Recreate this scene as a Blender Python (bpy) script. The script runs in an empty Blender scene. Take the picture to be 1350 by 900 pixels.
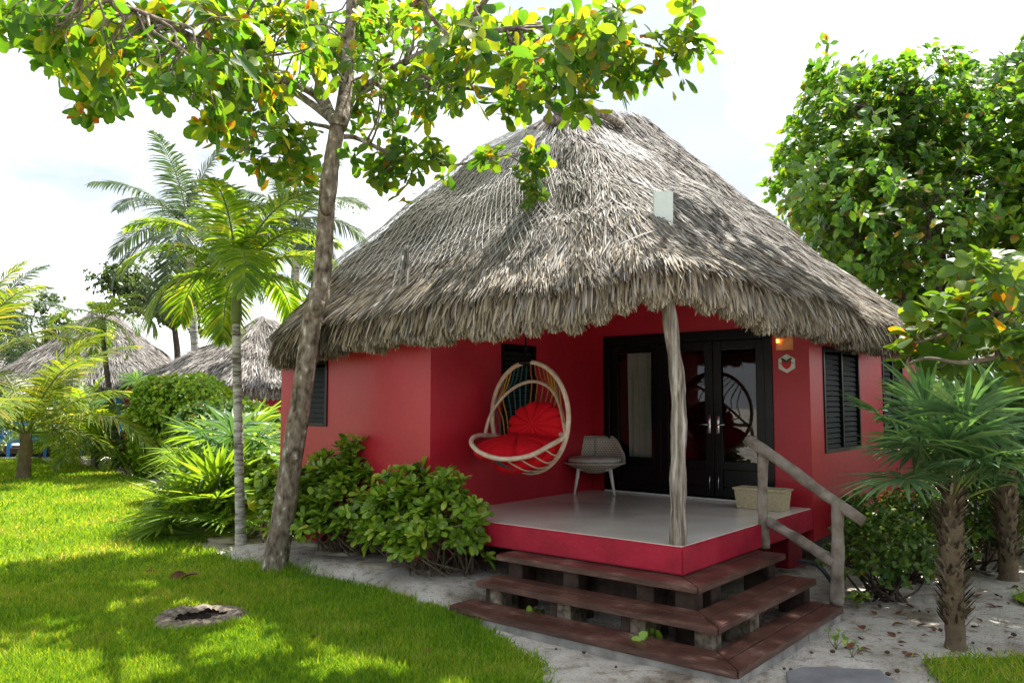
import bpy, bmesh, math, random
import numpy as np
from mathutils import Vector
rng = np.random.default_rng(11)
random.seed(5)
SC = bpy.context.scene
COL = SC.collection
TAU = 2*math.pi
# ------------------------------------------------------------------ camera
FPX, EYE = 1056.0, 1.98
TH = math.atan(76/FPX)
FW = np.array([0, math.cos(TH), math.sin(TH)]); UPV = np.array([0, -math.sin(TH), math.cos(TH)])
def ray(px, py): return np.array([1., 0, 0])*(px-675)/FPX + UPV*(450-py)/FPX + FW
def at(px, py, Y):
    d = ray(px, py); return np.array([0, 0, EYE]) + d*(Y/d[1])
def gp(px, py, z=0.0):
    d = ray(px, py); return np.array([0, 0, EYE]) + d*((z-EYE)/d[2])
def project(P):
    P = np.asarray(P, float) - np.array([0, 0, EYE])
    w = P @ FW
    return 675+FPX*P[..., 0]/w, 450-FPX*(P @ UPV)/w, w
cam = bpy.data.cameras.new('camera'); co = bpy.data.objects.new('camera', cam); COL.objects.link(co)
co.location = (0, 0, EYE); co.rotation_euler = (math.pi/2+TH, 0, 0)
cam.sensor_width = 36; cam.lens = 36*FPX/1350; cam.clip_end = 2000; cam.clip_start = .05
SC.camera = co
# ------------------------------------------------------------------ mesh collector
def nrm(v): return v/np.maximum(np.linalg.norm(v, axis=-1, keepdims=True), 1e-9)
BASE = {}
class MB:
    def __init__(s): s.V = []; s.F = []; s.n = 0
    def add(s, V, F, mat=0):
        V = np.asarray(V, float).reshape(-1, 3); F = np.asarray(F, int)
        s.V.append(V); s.F.append((F+s.n, mat)); s.n += len(V)
    def build(s, name, mats, parent=None, smooth=True, base=None):
        me = bpy.data.meshes.new(name); o = bpy.data.objects.new(name, me); COL.objects.link(o)
        if parent is not None: base = BASE[parent.name]; o.parent = parent
        elif base is not None: o.location = tuple(base)
        else: base = np.zeros(3)
        base = np.asarray(base, float); BASE[o.name] = base
        V = np.concatenate(s.V)-base
        me.vertices.add(len(V)); me.vertices.foreach_set('co', V.astype(np.float32).ravel())
        loops = np.concatenate([F.ravel() for F, m in s.F])
        tot = np.concatenate([np.full(len(F), F.shape[1]) for F, m in s.F])
        mi = np.concatenate([np.full(len(F), m) for F, m in s.F])
        st = np.concatenate([[0], np.cumsum(tot)[:-1]])
        me.loops.add(len(loops)); me.loops.foreach_set('vertex_index', loops.astype(np.int32))
        me.polygons.add(len(tot)); me.polygons.foreach_set('loop_start', st.astype(np.int32))
        me.polygons.foreach_set('material_index', mi.astype(np.int32))
        if smooth: me.polygons.foreach_set('use_smooth', np.ones(len(tot), bool))
        else: me.polygons.foreach_set('use_smooth', np.zeros(len(tot), bool))
        me.update(calc_edges=True); me.validate()
        for m in (mats if isinstance(mats, (list, tuple)) else [mats]): me.materials.append(m)
        return o
def tag(o, label=None, cat=None, group=None, kind=None):
    if label: o['label'] = label
    if cat: o['category'] = cat
    if group: o['group'] = group
    if kind: o['kind'] = kind
    return o
def thing(name, label, cat, base, group=None):
    o = bpy.data.objects.new(name, None); COL.objects.link(o); o.location = tuple(base)
    BASE[o.name] = np.asarray(base, float)
    return tag(o, label, cat, group)
def copy_tree(o, loc, rz=0., sc=1., label=None):
    c = o.copy(); COL.objects.link(c); c.location = tuple(loc); c.rotation_euler = (0, 0, rz); c.scale = (sc,)*3
    if label: c['label'] = label
    for ch in list(o.children):
        d = ch.copy(); COL.objects.link(d); d.parent = c
        for g in list(ch.children):
            e = g.copy(); COL.objects.link(e); e.parent = d
    return c
# ------------------------------------------------------------------ shapes
def bm_add(mb, bm, mat=0, fn=None):
    bm.verts.ensure_lookup_table(); bm.verts.index_update()
    V = np.array([v.co[:] for v in bm.verts])
    if fn: V = fn(V)
    by = {}
    for f in bm.faces: by.setdefault(len(f.verts), []).append([v.index for v in f.verts])
    first = True; n0 = mb.n
    mb.V.append(V); mb.n += len(V)
    for k, fs in by.items(): mb.F.append((np.array(fs)+n0, mat))
    bm.free()
def box(mb, c, size, ax=None, bev=0.004, mat=0, seg=1):
    """c centre, size full sizes, ax 3 axis vectors"""
    bm = bmesh.new(); bmesh.ops.create_cube(bm, size=1)
    for v in bm.verts: v.co = Vector((v.co.x*size[0], v.co.y*size[1], v.co.z*size[2]))
    if bev: bmesh.ops.bevel(bm, geom=bm.edges[:], offset=min(bev, .45*min(size)), segments=seg, affect='EDGES')
    A = np.eye(3) if ax is None else np.asarray(ax, float)
    bm_add(mb, bm, mat, lambda V: np.asarray(c, float)+V @ A)
def prism(mb, poly, ext, mat=0, bev=0.):
    """closed polygon of world points, extruded by ext"""
    bm = bmesh.new(); vs = [bm.verts.new(tuple(p)) for p in poly]; f = bm.faces.new(vs)
    r = bmesh.ops.extrude_face_region(bm, geom=[f])
    for v in r['geom']:
        if isinstance(v, bmesh.types.BMVert): v.co += Vector(tuple(ext))
    bmesh.ops.recalc_face_normals(bm, faces=bm.faces[:])
    if bev: bmesh.ops.bevel(bm, geom=bm.edges[:], offset=bev, segments=2, affect='EDGES')
    bm_add(mb, bm, mat)
def tube(mb, pts, rad, n=8, cap=True, mat=0, rough=0.):
    pts = np.asarray(pts, float); m = len(pts); rad = np.broadcast_to(np.asarray(rad, float), (m,))
    T = nrm(np.gradient(pts, axis=0))
    a = np.cross(T[0], [0, 0, 1.]); 
    if np.linalg.norm(a) < .2: a = np.cross(T[0], [1., 0, 0])
    A = [nrm(a)]
    for i in range(1, m):
        b = A[-1]-T[i]*(A[-1]@T[i]); A.append(nrm(b))
    A = np.array(A); B = np.cross(T, A)
    ph = np.arange(n)/n*TAU
    R = rad[:, None]*(1+(rng.normal(0, rough, (m, n)) if rough else 0))
    V = pts[:, None]+R[..., None]*(np.cos(ph)[None, :, None]*A[:, None]+np.sin(ph)[None, :, None]*B[:, None])
    V = V.reshape(-1, 3)
    i = np.arange(m-1)[:, None]*n; j = np.arange(n)[None]; k = (j+1) % n
    F = np.stack([i+j, i+k, i+n+k, i+n+j], -1).reshape(-1, 4)
    if cap:
        V = np.concatenate([V, pts[:1], pts[-1:]]); q = np.arange(n)
        C = np.concatenate([np.stack([np.full(n, m*n), (q+1) % n, q], -1), np.stack([np.full(n, m*n+1), (m-1)*n+q, (m-1)*n+(q+1) % n], -1)])
        mb.add(V, F, mat); mb.F.append((C+mb.n-len(V), mat))
    else: mb.add(V, F, mat)
def spline(P, n):
    P = np.asarray(P, float); m = len(P)
    Q = np.concatenate([2*P[:1]-P[1:2], P, 2*P[-1:]-P[-2:-1]])
    t = np.linspace(0, m-1-1e-6, n); i = t.astype(int); f = (t-i)[:, None]
    a, b, c, d = Q[i], Q[i+1], Q[i+2], Q[i+3]
    return .5*(2*b+(c-a)*f+(2*a-5*b+4*c-d)*f**2+(3*b-3*c+d-a)*f**3)
def grid_add(mb, G, mat=0, wrap=False):
    m, n = G.shape[:2]
    i = np.arange(m-1)[:, None]*n; j = np.arange(n if wrap else n-1)[None]; k = (j+1) % n
    mb.add(G.reshape(-1, 3), np.stack([i+j, i+k, i+n+k, i+n+j], -1).reshape(-1, 4), mat)
# blades: many small leaf strips at once.  tpl rows (t, halfwidth)
T_GRASS = np.array([(0, .8), (.5, .75), (1, .06)])
T_STRAW = np.array([(0, .55), (.4, 1), (.8, .8), (1, .25)])
T_LEAFLET = np.array([(0, .35), (.3, 1), (.7, .75), (1, .05)])
T_SEG = np.array([(0, .1), (.25, .5), (.5, 1), (.75, .62), (1, .04)])
T_ALMOND = np.array([(0, .05), (.28, .46), (.6, .97), (.82, .9), (.95, .5), (1, .1)])
T_OVAL = np.array([(0, .1), (.3, .8), (.6, 1), (.85, .62), (1, .06)])
T_OVAL3 = np.array([(0, .12), (.45, 1), (.8, .75), (1, .08)])
T_LANCE = np.array([(0, .08), (.2, .7), (.45, 1), (.75, .7), (1, .03)])
def blades(mb, P, D, N, L, W, tpl, fold=0., bend=0., curl=0., mat=0, twist=None):
    P = np.asarray(P, float); n = len(P)
    D = nrm(np.broadcast_to(np.asarray(D, float), (n, 3))); N = np.broadcast_to(np.asarray(N, float), (n, 3))
    S = nrm(np.cross(D, N)+1e-6); N = np.cross(S, D)
    if twist is not None:
        c, s_ = np.cos(twist)[:, None], np.sin(twist)[:, None]; S, N = S*c+N*s_, N*c-S*s_
    L = np.broadcast_to(np.asarray(L, float), (n,)); W = np.broadcast_to(np.asarray(W, float), (n,))
    bend = np.broadcast_to(np.asarray(bend, float), (n,)); curl = np.broadcast_to(np.asarray(curl, float), (n,))
    t = tpl[:, 0]; w = tpl[:, 1]; R = len(t)
    mid = P[:, None]+D[:, None]*(L[:, None]*t)[..., None]
    mid = mid+N[:, None]*(-curl[:, None]*L[:, None]*t**2)[..., None]
    mid[..., 2] -= bend[:, None]*L[:, None]*t**2
    off = S[:, None]*(W[:, None]*w)[..., None]
    up = N[:, None]*(fold*W[:, None]*w)[..., None]
    if fold: rows = np.stack([mid-off+up, mid, mid+off+up], 2); k = 3
    else: rows = np.stack([mid-off, mid+off], 2); k = 2
    V = rows.reshape(-1, 3)
    b = (np.arange(n)*R*k)[:, None, None]+(np.arange(R-1)*k)[None, :, None]+np.arange(k-1)[None, None]
    F = np.stack([b, b+1, b+k+1, b+k], -1).reshape(-1, 4)
    mb.add(V, F, mat)
def rdir(n):
    return nrm(rng.normal(size=(n, 3)))
def rosettes(mb, T, A, per, L, W, tpl, open_=(50, 95), fold=.2, curl=.15, bend=.1, jit=.02, mat=0):
    """per leaves round each tip T with axis A"""
    m = len(T); T = np.repeat(T, per, 0); A = nrm(np.repeat(np.broadcast_to(A, (m, 3)), per, 0)); n = len(T)
    ref = np.where(np.abs(A[:, 2:3]) > .9, np.array([[1., 0, 0]]), np.array([[0, 0, 1.]]))
    X = nrm(np.cross(A, ref)); Y = np.cross(A, X)
    ph = np.tile(np.arange(per)*2.4, m)+np.repeat(rng.uniform(0, TAU, m), per)+rng.normal(0, .25, n)
    al = np.radians(rng.uniform(open_[0], open_[1], n))
    rad = X*np.cos(ph)[:, None]+Y*np.sin(ph)[:, None]
    D = A*np.cos(al)[:, None]+rad*np.sin(al)[:, None]
    N = A*np.sin(al)[:, None]-rad*np.cos(al)[:, None]+rng.normal(0, .25, (n, 3))
    l = L*rng.uniform(.65, 1.12, n)
    P = T+rng.normal(0, jit, (n, 3))
    blades(mb, P, D, N, l, W*l/L*rng.uniform(.85, 1.1, n), tpl, fold, bend*rng.uniform(.3, 1.6, n), curl*rng.uniform(-.4, 1.6, n), mat)
# ------------------------------------------------------------------ materials
def newmat(name):
    m = bpy.data.materials.new(name); m.use_nodes = True; nt = m.node_tree; nt.nodes.clear()
    return m, nt, nt.nodes.new('ShaderNodeOutputMaterial')
def nd(nt, t, **kw):
    n = nt.nodes.new('ShaderNode'+t)
    for k, v in kw.items():
        if k in n.inputs: n.inputs[k].default_value = v
        else: setattr(n, k, v)
    return n
def ramp(nt, stops):
    r = nt.nodes.new('ShaderNodeValToRGB'); e = r.color_ramp.elements
    while len(e) < len(stops): e.new(.5)
    for el, (p, c) in zip(e, stops): el.position = p; el.color = (*c, 1) if len(c) == 3 else c
    return r
def leafmat(name, stops, tr_gain=(3.2, 2.6, 1.0), tr=.45, rough=.42, spec=.35, mott=.45, mscale=14., patch=0.):
    m, nt, out = newmat(name); lk = nt.links.new
    g = nd(nt, 'NewGeometry'); r = ramp(nt, stops)
    tc = nd(nt, 'TexCoord'); no = nd(nt, 'TexNoise'); no.inputs['Scale'].default_value = mscale; no.inputs['Detail'].default_value = 4; lk(tc.outputs['Object'], no.inputs['Vector'])
    a_ = nd(nt, 'Math', operation='MULTIPLY_ADD'); a_.inputs[1].default_value = mott; a_.inputs[2].default_value = -.5*mott; lk(no.outputs[0], a_.inputs[0])
    b_ = nd(nt, 'Math', operation='ADD'); b_.use_clamp = True; lk(g.outputs['Random Per Island'], b_.inputs[0]); lk(a_.outputs[0], b_.inputs[1]); fac = b_.outputs[0]
    if patch:
        n2 = nd(nt, 'TexNoise'); n2.inputs['Scale'].default_value = .8; n2.inputs['Detail'].default_value = 5; lk(tc.outputs['Object'], n2.inputs['Vector'])
        c_ = nd(nt, 'Math', operation='MULTIPLY_ADD'); c_.inputs[1].default_value = patch; c_.inputs[2].default_value = -.5*patch; lk(n2.outputs[0], c_.inputs[0])
        d_ = nd(nt, 'Math', operation='ADD'); d_.use_clamp = True; lk(fac, d_.inputs[0]); lk(c_.outputs[0], d_.inputs[1]); fac = d_.outputs[0]
    lk(fac, r.inputs[0])
    p = nd(nt, 'BsdfPrincipled'); p.inputs['Roughness'].default_value = rough; p.inputs['Specular IOR Level'].default_value = spec
    lk(r.outputs[0], p.inputs['Base Color'])
    mul = nd(nt, 'Mix', data_type='RGBA', blend_type='MULTIPLY'); mul.inputs[0].default_value = 1
    lk(r.outputs[0], mul.inputs[6]); mul.inputs[7].default_value = (*tr_gain, 1)
    t = nd(nt, 'BsdfTranslucent'); lk(mul.outputs[2], t.inputs['Color'])
    mx = nd(nt, 'MixShader'); mx.inputs[0].default_value = tr
    lk(p.outputs[0], mx.inputs[1]); lk(t.outputs[0], mx.inputs[2]); lk(mx.outputs[0], out.inputs[0])
    return m
def surfmat(name, stops, scale=6., detail=6., rough=.6, bump=.2, bscale=40., spec=.4, stretch=None, island=False, metal=0., rough2=None, coords='Object', distort=0.):
    m, nt, out = newmat(name); lk = nt.links.new
    tc = nd(nt, 'TexCoord'); mp = nd(nt, 'Mapping'); lk(tc.outputs[coords], mp.inputs[0])
    if stretch: mp.inputs['Scale'].default_value = stretch
    no = nd(nt, 'TexNoise'); no.inputs['Scale'].default_value = scale; no.inputs['Detail'].default_value = detail; no.inputs['Distortion'].default_value = distort
    lk(mp.outputs[0], no.inputs['Vector'])
    r = ramp(nt, stops); 
    if island:
        g = nd(nt, 'NewGeometry'); mm = nd(nt, 'Math', operation='MULTIPLY_ADD'); mm.inputs[1].default_value = .7
        lk(g.outputs['Random Per Island'], mm.inputs[0]); m2 = nd(nt, 'Math', operation='MULTIPLY'); m2.inputs[1].default_value = .3
        lk(no.outputs[0], m2.inputs[0]); lk(m2.outputs[0], mm.inputs[2]); lk(mm.outputs[0], r.inputs[0])
    else: lk(no.outputs[0], r.inputs[0])
    p = nd(nt, 'BsdfPrincipled'); p.inputs['Roughness'].default_value = rough; p.inputs['Specular IOR Level'].default_value = spec; p.inputs['Metallic'].default_value = metal
    lk(r.outputs[0], p.inputs['Base Color'])
    if rough2 is not None:
        rr = nd(nt, 'MapRange'); rr.inputs[1].default_value = .35; rr.inputs[2].default_value = .65; rr.inputs[3].default_value = rough; rr.inputs[4].default_value = rough2
        lk(no.outputs[0], rr.inputs[0]); lk(rr.outputs[0], p.inputs['Roughness'])
    if bump:
        n2 = nd(nt, 'TexNoise'); n2.inputs['Scale'].default_value = bscale; n2.inputs['Detail'].default_value = 5; lk(mp.outputs[0], n2.inputs['Vector'])
        b = nd(nt, 'Bump'); b.inputs['Strength'].default_value = bump; b.inputs['Distance'].default_value = .02
        lk(n2.outputs[0], b.inputs['Height']); lk(b.outputs[0], p.inputs['Normal'])
    lk(p.outputs[0], out.inputs[0]); return m
M = {}
M['almond'] = leafmat('almond_leaf', [(0, (.028, .085, .018)), (.4, (.055, .13, .018)), (.78, (.105, .17, .018)), (.95, (.17, .19, .02)), (.99, (.24, .14, .02)), (1, (.24, .07, .015))], (3.6, 3.1, .7), .56, .42, .35, .5, 18.)
M['bigtree'] = leafmat('sea_grape_leaf', [(0, (.035, .10, .018)), (.5, (.08, .175, .024)), (.85, (.14, .25, .03)), (.97, (.14, .15, .02)), (1, (.22, .09, .02))], (2.6, 2.5, .8), .42, .35, .5)
M['branchleaf'] = leafmat('young_almond_leaf', [(0, (.05, .12, .015)), (.6, (.09, .17, .02)), (.95, (.14, .2, .025)), (1, (.35, .17, .02))], (2.8, 2.4, .8), .45, .38, .45)
M['palm'] = leafmat('palm_leaflet', [(0, (.06, .14, .015)), (.6, (.12, .22, .02)), (.93, (.2, .28, .03)), (1, (.3, .27, .05))], (3.0, 2.5, .7), .45, .35, .5)
M['coco'] = leafmat('coconut_leaflet', [(0, (.025, .055, .03)), (.6, (.045, .085, .045)), (1, (.1, .135, .06))], (1.9, 1.9, 1.0), .3, .38, .5)
M['youngcoco'] = leafmat('young_coconut_leaflet', [(0, (.07, .13, .02)), (.6, (.13, .19, .025)), (.92, (.2, .24, .04)), (1, (.34, .25, .04))], (2.5, 2.2, .8), .45, .36, .5)
M['fan'] = leafmat('fan_palm_segment', [(0, (.05, .115, .05)), (.6, (.10, .195, .085)), (1, (.18, .28, .11))], (1.9, 2.0, .8), .26, .42, .4)
M['fanlight'] = leafmat('bright_fan_palm_segment', [(0, (.07, .15, .02)), (.6, (.15, .25, .03)), (1, (.24, .32, .04))], (2.3, 2.1, .7), .45, .4, .45)
M['scaevola'] = leafmat('sea_lettuce_leaf', [(0, (.08, .17, .016)), (.5, (.17, .30, .028)), (.9, (.27, .39, .04)), (1, (.38, .4, .06))], (1.9, 1.8, .8), .22, .32, .45)
M['hedge'] = leafmat('hedge_leaf', [(0, (.10, .21, .02)), (.6, (.21, .35, .028)), (.97, (.29, .4, .035)), (1, (.25, .12, .02))], (1.9, 1.8, .7), .34, .4, .4)
M['shrub'] = leafmat('shrub_leaf', [(0, (.03, .085, .016)), (.6, (.075, .15, .024)), (.96, (.13, .2, .03)), (1, (.2, .09, .02))], (2.2, 2.0, .8), .24, .4, .4)
M['farleaf'] = leafmat('far_foliage', [(0, (.03, .06, .02)), (.6, (.055, .095, .03)), (1, (.09, .13, .04))], (2.2, 2, .9), .35, .5, .3)
M['grass'] = leafmat('lawn_grass', [(0, (.06, .165, .014)), (.5, (.14, .30, .02)), (.85, (.21, .36, .028)), (.96, (.27, .36, .05)), (1, (.34, .36, .11))], (2.9, 2.0, .7), .45, .5, .2, .1, 3., 1.5)
M['stemgreen'] = surfmat('green_stem', [(.3, (.10, .15, .03)), (.7, (.2, .22, .06))], 8)
M['bark'] = surfmat('almond_bark', [(.32, (.06, .048, .038)), (.42, (.155, .122, .092)), (.54, (.23, .19, .15)), (.63, (.31, .27, .225)), (.68, (.55, .52, .47))], 15, 12, .9, 1., 40, .12, (1, 1, .55))
M['branch'] = surfmat('branch_bark', [(.3, (.09, .07, .05)), (.7, (.26, .21, .16))], 14, 6, .85, .5, 60, .2)
M['palmbark'] = surfmat('ringed_palm_bark', [(.36, (.13, .11, .09)), (.48, (.36, .34, .31)), (.62, (.6, .58, .54))], 4, 8, .9, .9, 16, .2, (1., 1., 6))
M['fibrebark'] = surfmat('fibrous_palm_bark', [(.3, (.06, .045, .03)), (.55, (.16, .12, .08)), (.75, (.3, .25, .18))], 10, 8, .9, .9, 40, .15, (1, 1, .5), True)
M['dark'] = surfmat('dark_bark', [(.3, (.04, .032, .025)), (.7, (.11, .09, .07))], 10, 5, .9, .5, 40, .2)
M['thatch'] = surfmat('weathered_thatch', [(.05, (.03, .026, .022)), (.25, (.12, .105, .09)), (.55, (.255, .235, .212)), (.82, (.40, .38, .355)), (1, (.56, .545, .52))], .7, 4, .75, 0, 30, .2, None, True)
M['straw'] = surfmat('straw_thatch', [(.05, (.04, .03, .02)), (.25, (.15, .115, .075)), (.55, (.30, .248, .175)), (.85, (.44, .385, .295)), (1, (.56, .51, .41))], .7, 4, .75, 0, 30, .2, None, True)
M['palethatch'] = surfmat('sunlit_thatch', [(.05, (.3, .29, .27)), (.4, (.5, .49, .47)), (1, (.68, .67, .65))], .7, 4, .8, 0, 30, .2, None, True)  # paler blade tone: sunlight on the hip put into the colour
M['thatchbase'] = surfmat('packed_thatch', [(.3, (.035, .028, .02)), (.7, (.12, .098, .075))], 12, 8, .95, .8, 30, .1)
M['wire'] = surfmat('galvanised_netting', [(.3, (.4, .4, .39)), (.7, (.55, .55, .54))], 4, 2, .5, 0)
M['red'] = surfmat('red_wall_paint', [(.3, (.37, .009, .022)), (.5, (.405, .010, .025)), (.7, (.44, .014, .030))], 1.3, 10, .42, .22, 11, .5)
M['redband'] = surfmat('red_fascia_paint', [(.28, (.26, .006, .024)), (.5, (.39, .007, .034)), (.75, (.44, .016, .048))], 3, 8, .5, .2, 20, .35)
M['cement'] = surfmat('polished_cement', [(.3, (.48, .43, .375)), (.5, (.61, .56, .50)), (.7, (.71, .67, .62))], .8, 7, .14, .04, 6, .55, None, False, 0., .2, 'Object', .4)
M['slab'] = surfmat('concrete', [(.3, (.2, .19, .18)), (.7, (.42, .41, .39))], 5, 8, .9, .5, 40, .2)
M['roughslab'] = surfmat('old_concrete', [(.3, (.06, .048, .036)), (.5, (.19, .155, .12)), (.7, (.32, .27, .22))], 14, 10, .95, 1., 24, .15)
M['black'] = surfmat('black_painted_wood', [(.3, (.0025, .0025, .003)), (.7, (.005, .005, .006))], 5, 4, .3, .06, 30, .22)
M['louvre'] = surfmat('matt_black_louvre', [(.3, (.010, .013, .015)), (.7, (.014, .018, .02))], 5, 4, .6, 0, 30, .2)
M['deck'] = surfmat('brown_stained_boards', [(.3, (.05, .021, .015)), (.5, (.088, .036, .026)), (.62, (.135, .062, .047)), (.74, (.24, .18, .15))], 4, 10, .38, .25, 30, .5, (1, 1, 6))
M['wood'] = surfmat('weathered_log', [(.28, (.06, .05, .04)), (.45, (.19, .16, .13)), (.58, (.33, .30, .265)), (.72, (.52, .49, .45))], 34, 9, .9, 1., 60, .15, (1, 1, .07))
M['railwood'] = surfmat('weathered_rail', [(.3, (.12, .095, .08)), (.5, (.25, .215, .18)), (.7, (.35, .31, .275))], 6, 10, .9, .6, 30, .15)
M['darkwood'] = surfmat('dark_timber', [(.3, (.03, .02, .017)), (.7, (.09, .06, .05))], 6, 6, .8, .4, 30, .2)
M['rattan'] = surfmat('pale_rattan', [(.3, (.46, .33, .24)), (.7, (.66, .52, .41))], 12, 5, .45, .2, 60, .4)
M['cushred'] = surfmat('red_cushion_cloth', [(.3, (.5, .004, .010)), (.7, (.6, .008, .016))], 4, 5, .85, .25, 220, .15)
M['white'] = surfmat('white_paint', [(.3, (.62, .64, .62)), (.7, (.74, .75, .72))], 3, 4, .5, .05, 30, .4)
M['panelgrey'] = surfmat('pale_plastic', [(.3, (.55, .62, .58)), (.7, (.66, .72, .68))], 2, 3, .45, .03, 20, .4)
M['curtain'] = surfmat('white_curtain_cloth', [(.3, (.66, .65, .62)), (.7, (.75, .74, .71))], 3, 3, .9, .1, 100, .1)
M['cushgrey'] = surfmat('grey_cushion_cloth', [(.3, (.46, .44, .42)), (.7, (.55, .53, .51))], 5, 5, .9, .2, 160, .1)
M['cream'] = surfmat('cream_basket', [(.3, (.42, .35, .22)), (.7, (.58, .5, .34))], 40, 3, .7, .6, 90, .3)
M['copper'] = surfmat('copper_plate', [(.3, (.5, .18, .07)), (.7, (.65, .3, .13))], 9, 6, .45, .1, 30, .5, None, False, .6)
M['greenpaint'] = surfmat('dark_green_paint', [(.3, (.01, .04, .015)), (.7, (.015, .06, .02))], 3, 3, .5, 0)
M['redpaint'] = surfmat('bright_red_paint', [(.3, (.45, .01, .012)), (.7, (.55, .015, .02))], 3, 3, .5, 0)
M['blue'] = surfmat('blue_wall_paint', [(.3, (.01, .12, .38)), (.7, (.02, .16, .46))], 2, 5, .5, .1)
M['hole_shade'] = surfmat('dark_hole_shade', [(.3, (.008, .006, .005)), (.7, (.03, .022, .016))], 20, 6, .95, .8, 50, .05)  # near-black tone standing in for shade inside the ring hole
M['stone'] = surfmat('limestone', [(.28, (.2, .17, .13)), (.5, (.36, .32, .26)), (.72, (.5, .46, .39))], 4, 9, .95, .9, 18, .15)
M['slate'] = surfmat('grey_paving', [(.3, (.12, .12, .13)), (.7, (.2, .2, .21))], 4, 8, .8, .5, 30, .3)
M['pathmat'] = surfmat('pale_paving', [(.3, (.4, .37, .32)), (.7, (.52, .48, .42))], 2, 6, .9, .3, 20, .2)
M['deadleaf'] = surfmat('dead_leaf', [(.3, (.09, .03, .018)), (.7, (.2, .08, .04))], 12, 5, .7, .3, 30, .3)
M['nut'] = surfmat('fallen_fruit', [(.3, (.035, .025, .02)), (.7, (.12, .07, .035))], 12, 5, .7, .3, 30, .3)
M['hose'] = surfmat('dark_hose', [(.3, (.02, .022, .03)), (.7, (.035, .04, .05))], 5, 2, .4, 0)
M['chrome'] = surfmat('steel', [(.3, (.55, .55, .55)), (.7, (.65, .65, .65))], 5, 2, .25, 0, metal=1.)
for nm, c in (('rope_yellow', (.42, .22, .03)), ('rope_teal', (.02, .10, .11)), ('rope_orange', (.33, .13, .05)), ('rope_grey', (.09, .09, .09)), ('rope_cream', (.5, .38, .27))):
    M[nm] = surfmat(nm, [(.3, tuple(x*.85 for x in c)), (.7, c)], 20, 3, .6, .1, 90, .3)
# sand with debris
def sandmat():
    m, nt, out = newmat('pale_sand'); lk = nt.links.new
    tc = nd(nt, 'TexCoord'); n1 = nd(nt, 'TexNoise'); n1.inputs['Scale'].default_value = 1.1; n1.inputs['Detail'].default_value = 9; n1.inputs['Roughness'].default_value = .62
    n2 = nd(nt, 'TexNoise'); n2.inputs['Scale'].default_value = 55; n2.inputs['Detail'].default_value = 6
    n3 = nd(nt, 'TexNoise'); n3.inputs['Scale'].default_value = 9; n3.inputs['Detail'].default_value = 8
    for n in (n1, n2, n3): lk(tc.outputs['Object'], n.inputs['Vector'])
    r1 = ramp(nt, [(.36, (.2, .17, .135)), (.45, (.40, .365, .32)), (.6, (.56, .53, .485))]); lk(n1.outputs[0], r1.inputs[0])
    r2 = ramp(nt, [(.30, (.35, .3, .25)), (.42, (1, 1, 1)), (.7, (1.08, 1.08, 1.08))]); lk(n2.outputs[0], r2.inputs[0])
    r3 = ramp(nt, [(.34, (.55, .5, .44)), (.46, (1, 1, 1))]); lk(n3.outputs[0], r3.inputs[0])
    a = nd(nt, 'Mix', data_type='RGBA', blend_type='MULTIPLY'); a.inputs[0].default_value = .8; lk(r1.outputs[0], a.inputs[6]); lk(r2.outputs[0], a.inputs[7])
    b = nd(nt, 'Mix', data_type='RGBA', blend_type='MULTIPLY'); b.inputs[0].default_value = .8; lk(a.outputs[2], b.inputs[6]); lk(r3.outputs[0], b.inputs[7])
    p = nd(nt, 'BsdfPrincipled'); p.inputs['Roughness'].default_value = .95; p.inputs['Specular IOR Level'].default_value = .1; lk(b.outputs[2], p.inputs['Base Color'])
    ad = nd(nt, 'Math', operation='ADD'); lk(n2.outputs[0], ad.inputs[0]); lk(n3.outputs[0], ad.inputs[1])
    bu = nd(nt, 'Bump'); bu.inputs['Strength'].default_value = .8; bu.inputs['Distance'].default_value = .03; lk(ad.outputs[0], bu.inputs['Height']); lk(bu.outputs[0], p.inputs['Normal'])
    lk(p.outputs[0], out.inputs[0]); return m
M['sand'] = sandmat()
M['turf'] = surfmat('turf_soil', [(.3, (.10, .15, .015)), (.6, (.17, .23, .018)), (.75, (.26, .24, .08))], 5, 8, .95, .6, 60, .1)
def glassmat(name, tint, gl, fk=.9):
    m, nt, out = newmat(name); lk = nt.links.new
    t = nd(nt, 'BsdfTransparent'); t.inputs[0].default_value = (*tint, 1)
    g = nd(nt, 'BsdfGlossy'); g.inputs['Roughness'].default_value = .015
    f0 = nd(nt, 'LayerWeight'); f0.inputs[0].default_value = .5; f = nd(nt, 'Math', operation='POWER'); f.inputs[1].default_value = 4.; lk(f0.outputs['Facing'], f.inputs[0])
    mm = nd(nt, 'Math', operation='MULTIPLY_ADD'); mm.inputs[1].default_value = fk; mm.inputs[2].default_value = gl; mm.use_clamp = True
    lk(f.outputs[0], mm.inputs[0]); x = nd(nt, 'MixShader'); lk(mm.outputs[0], x.inputs[0]); lk(t.outputs[0], x.inputs[1]); lk(g.outputs[0], x.inputs[2]); lk(x.outputs[0], out.inputs[0]); return m
M['glass'] = glassmat('door_glass', (.82, .84, .82), .05)
M['darkglass'] = glassmat('dark_window_glass', (.05, .06, .06), .01, .25)
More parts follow.
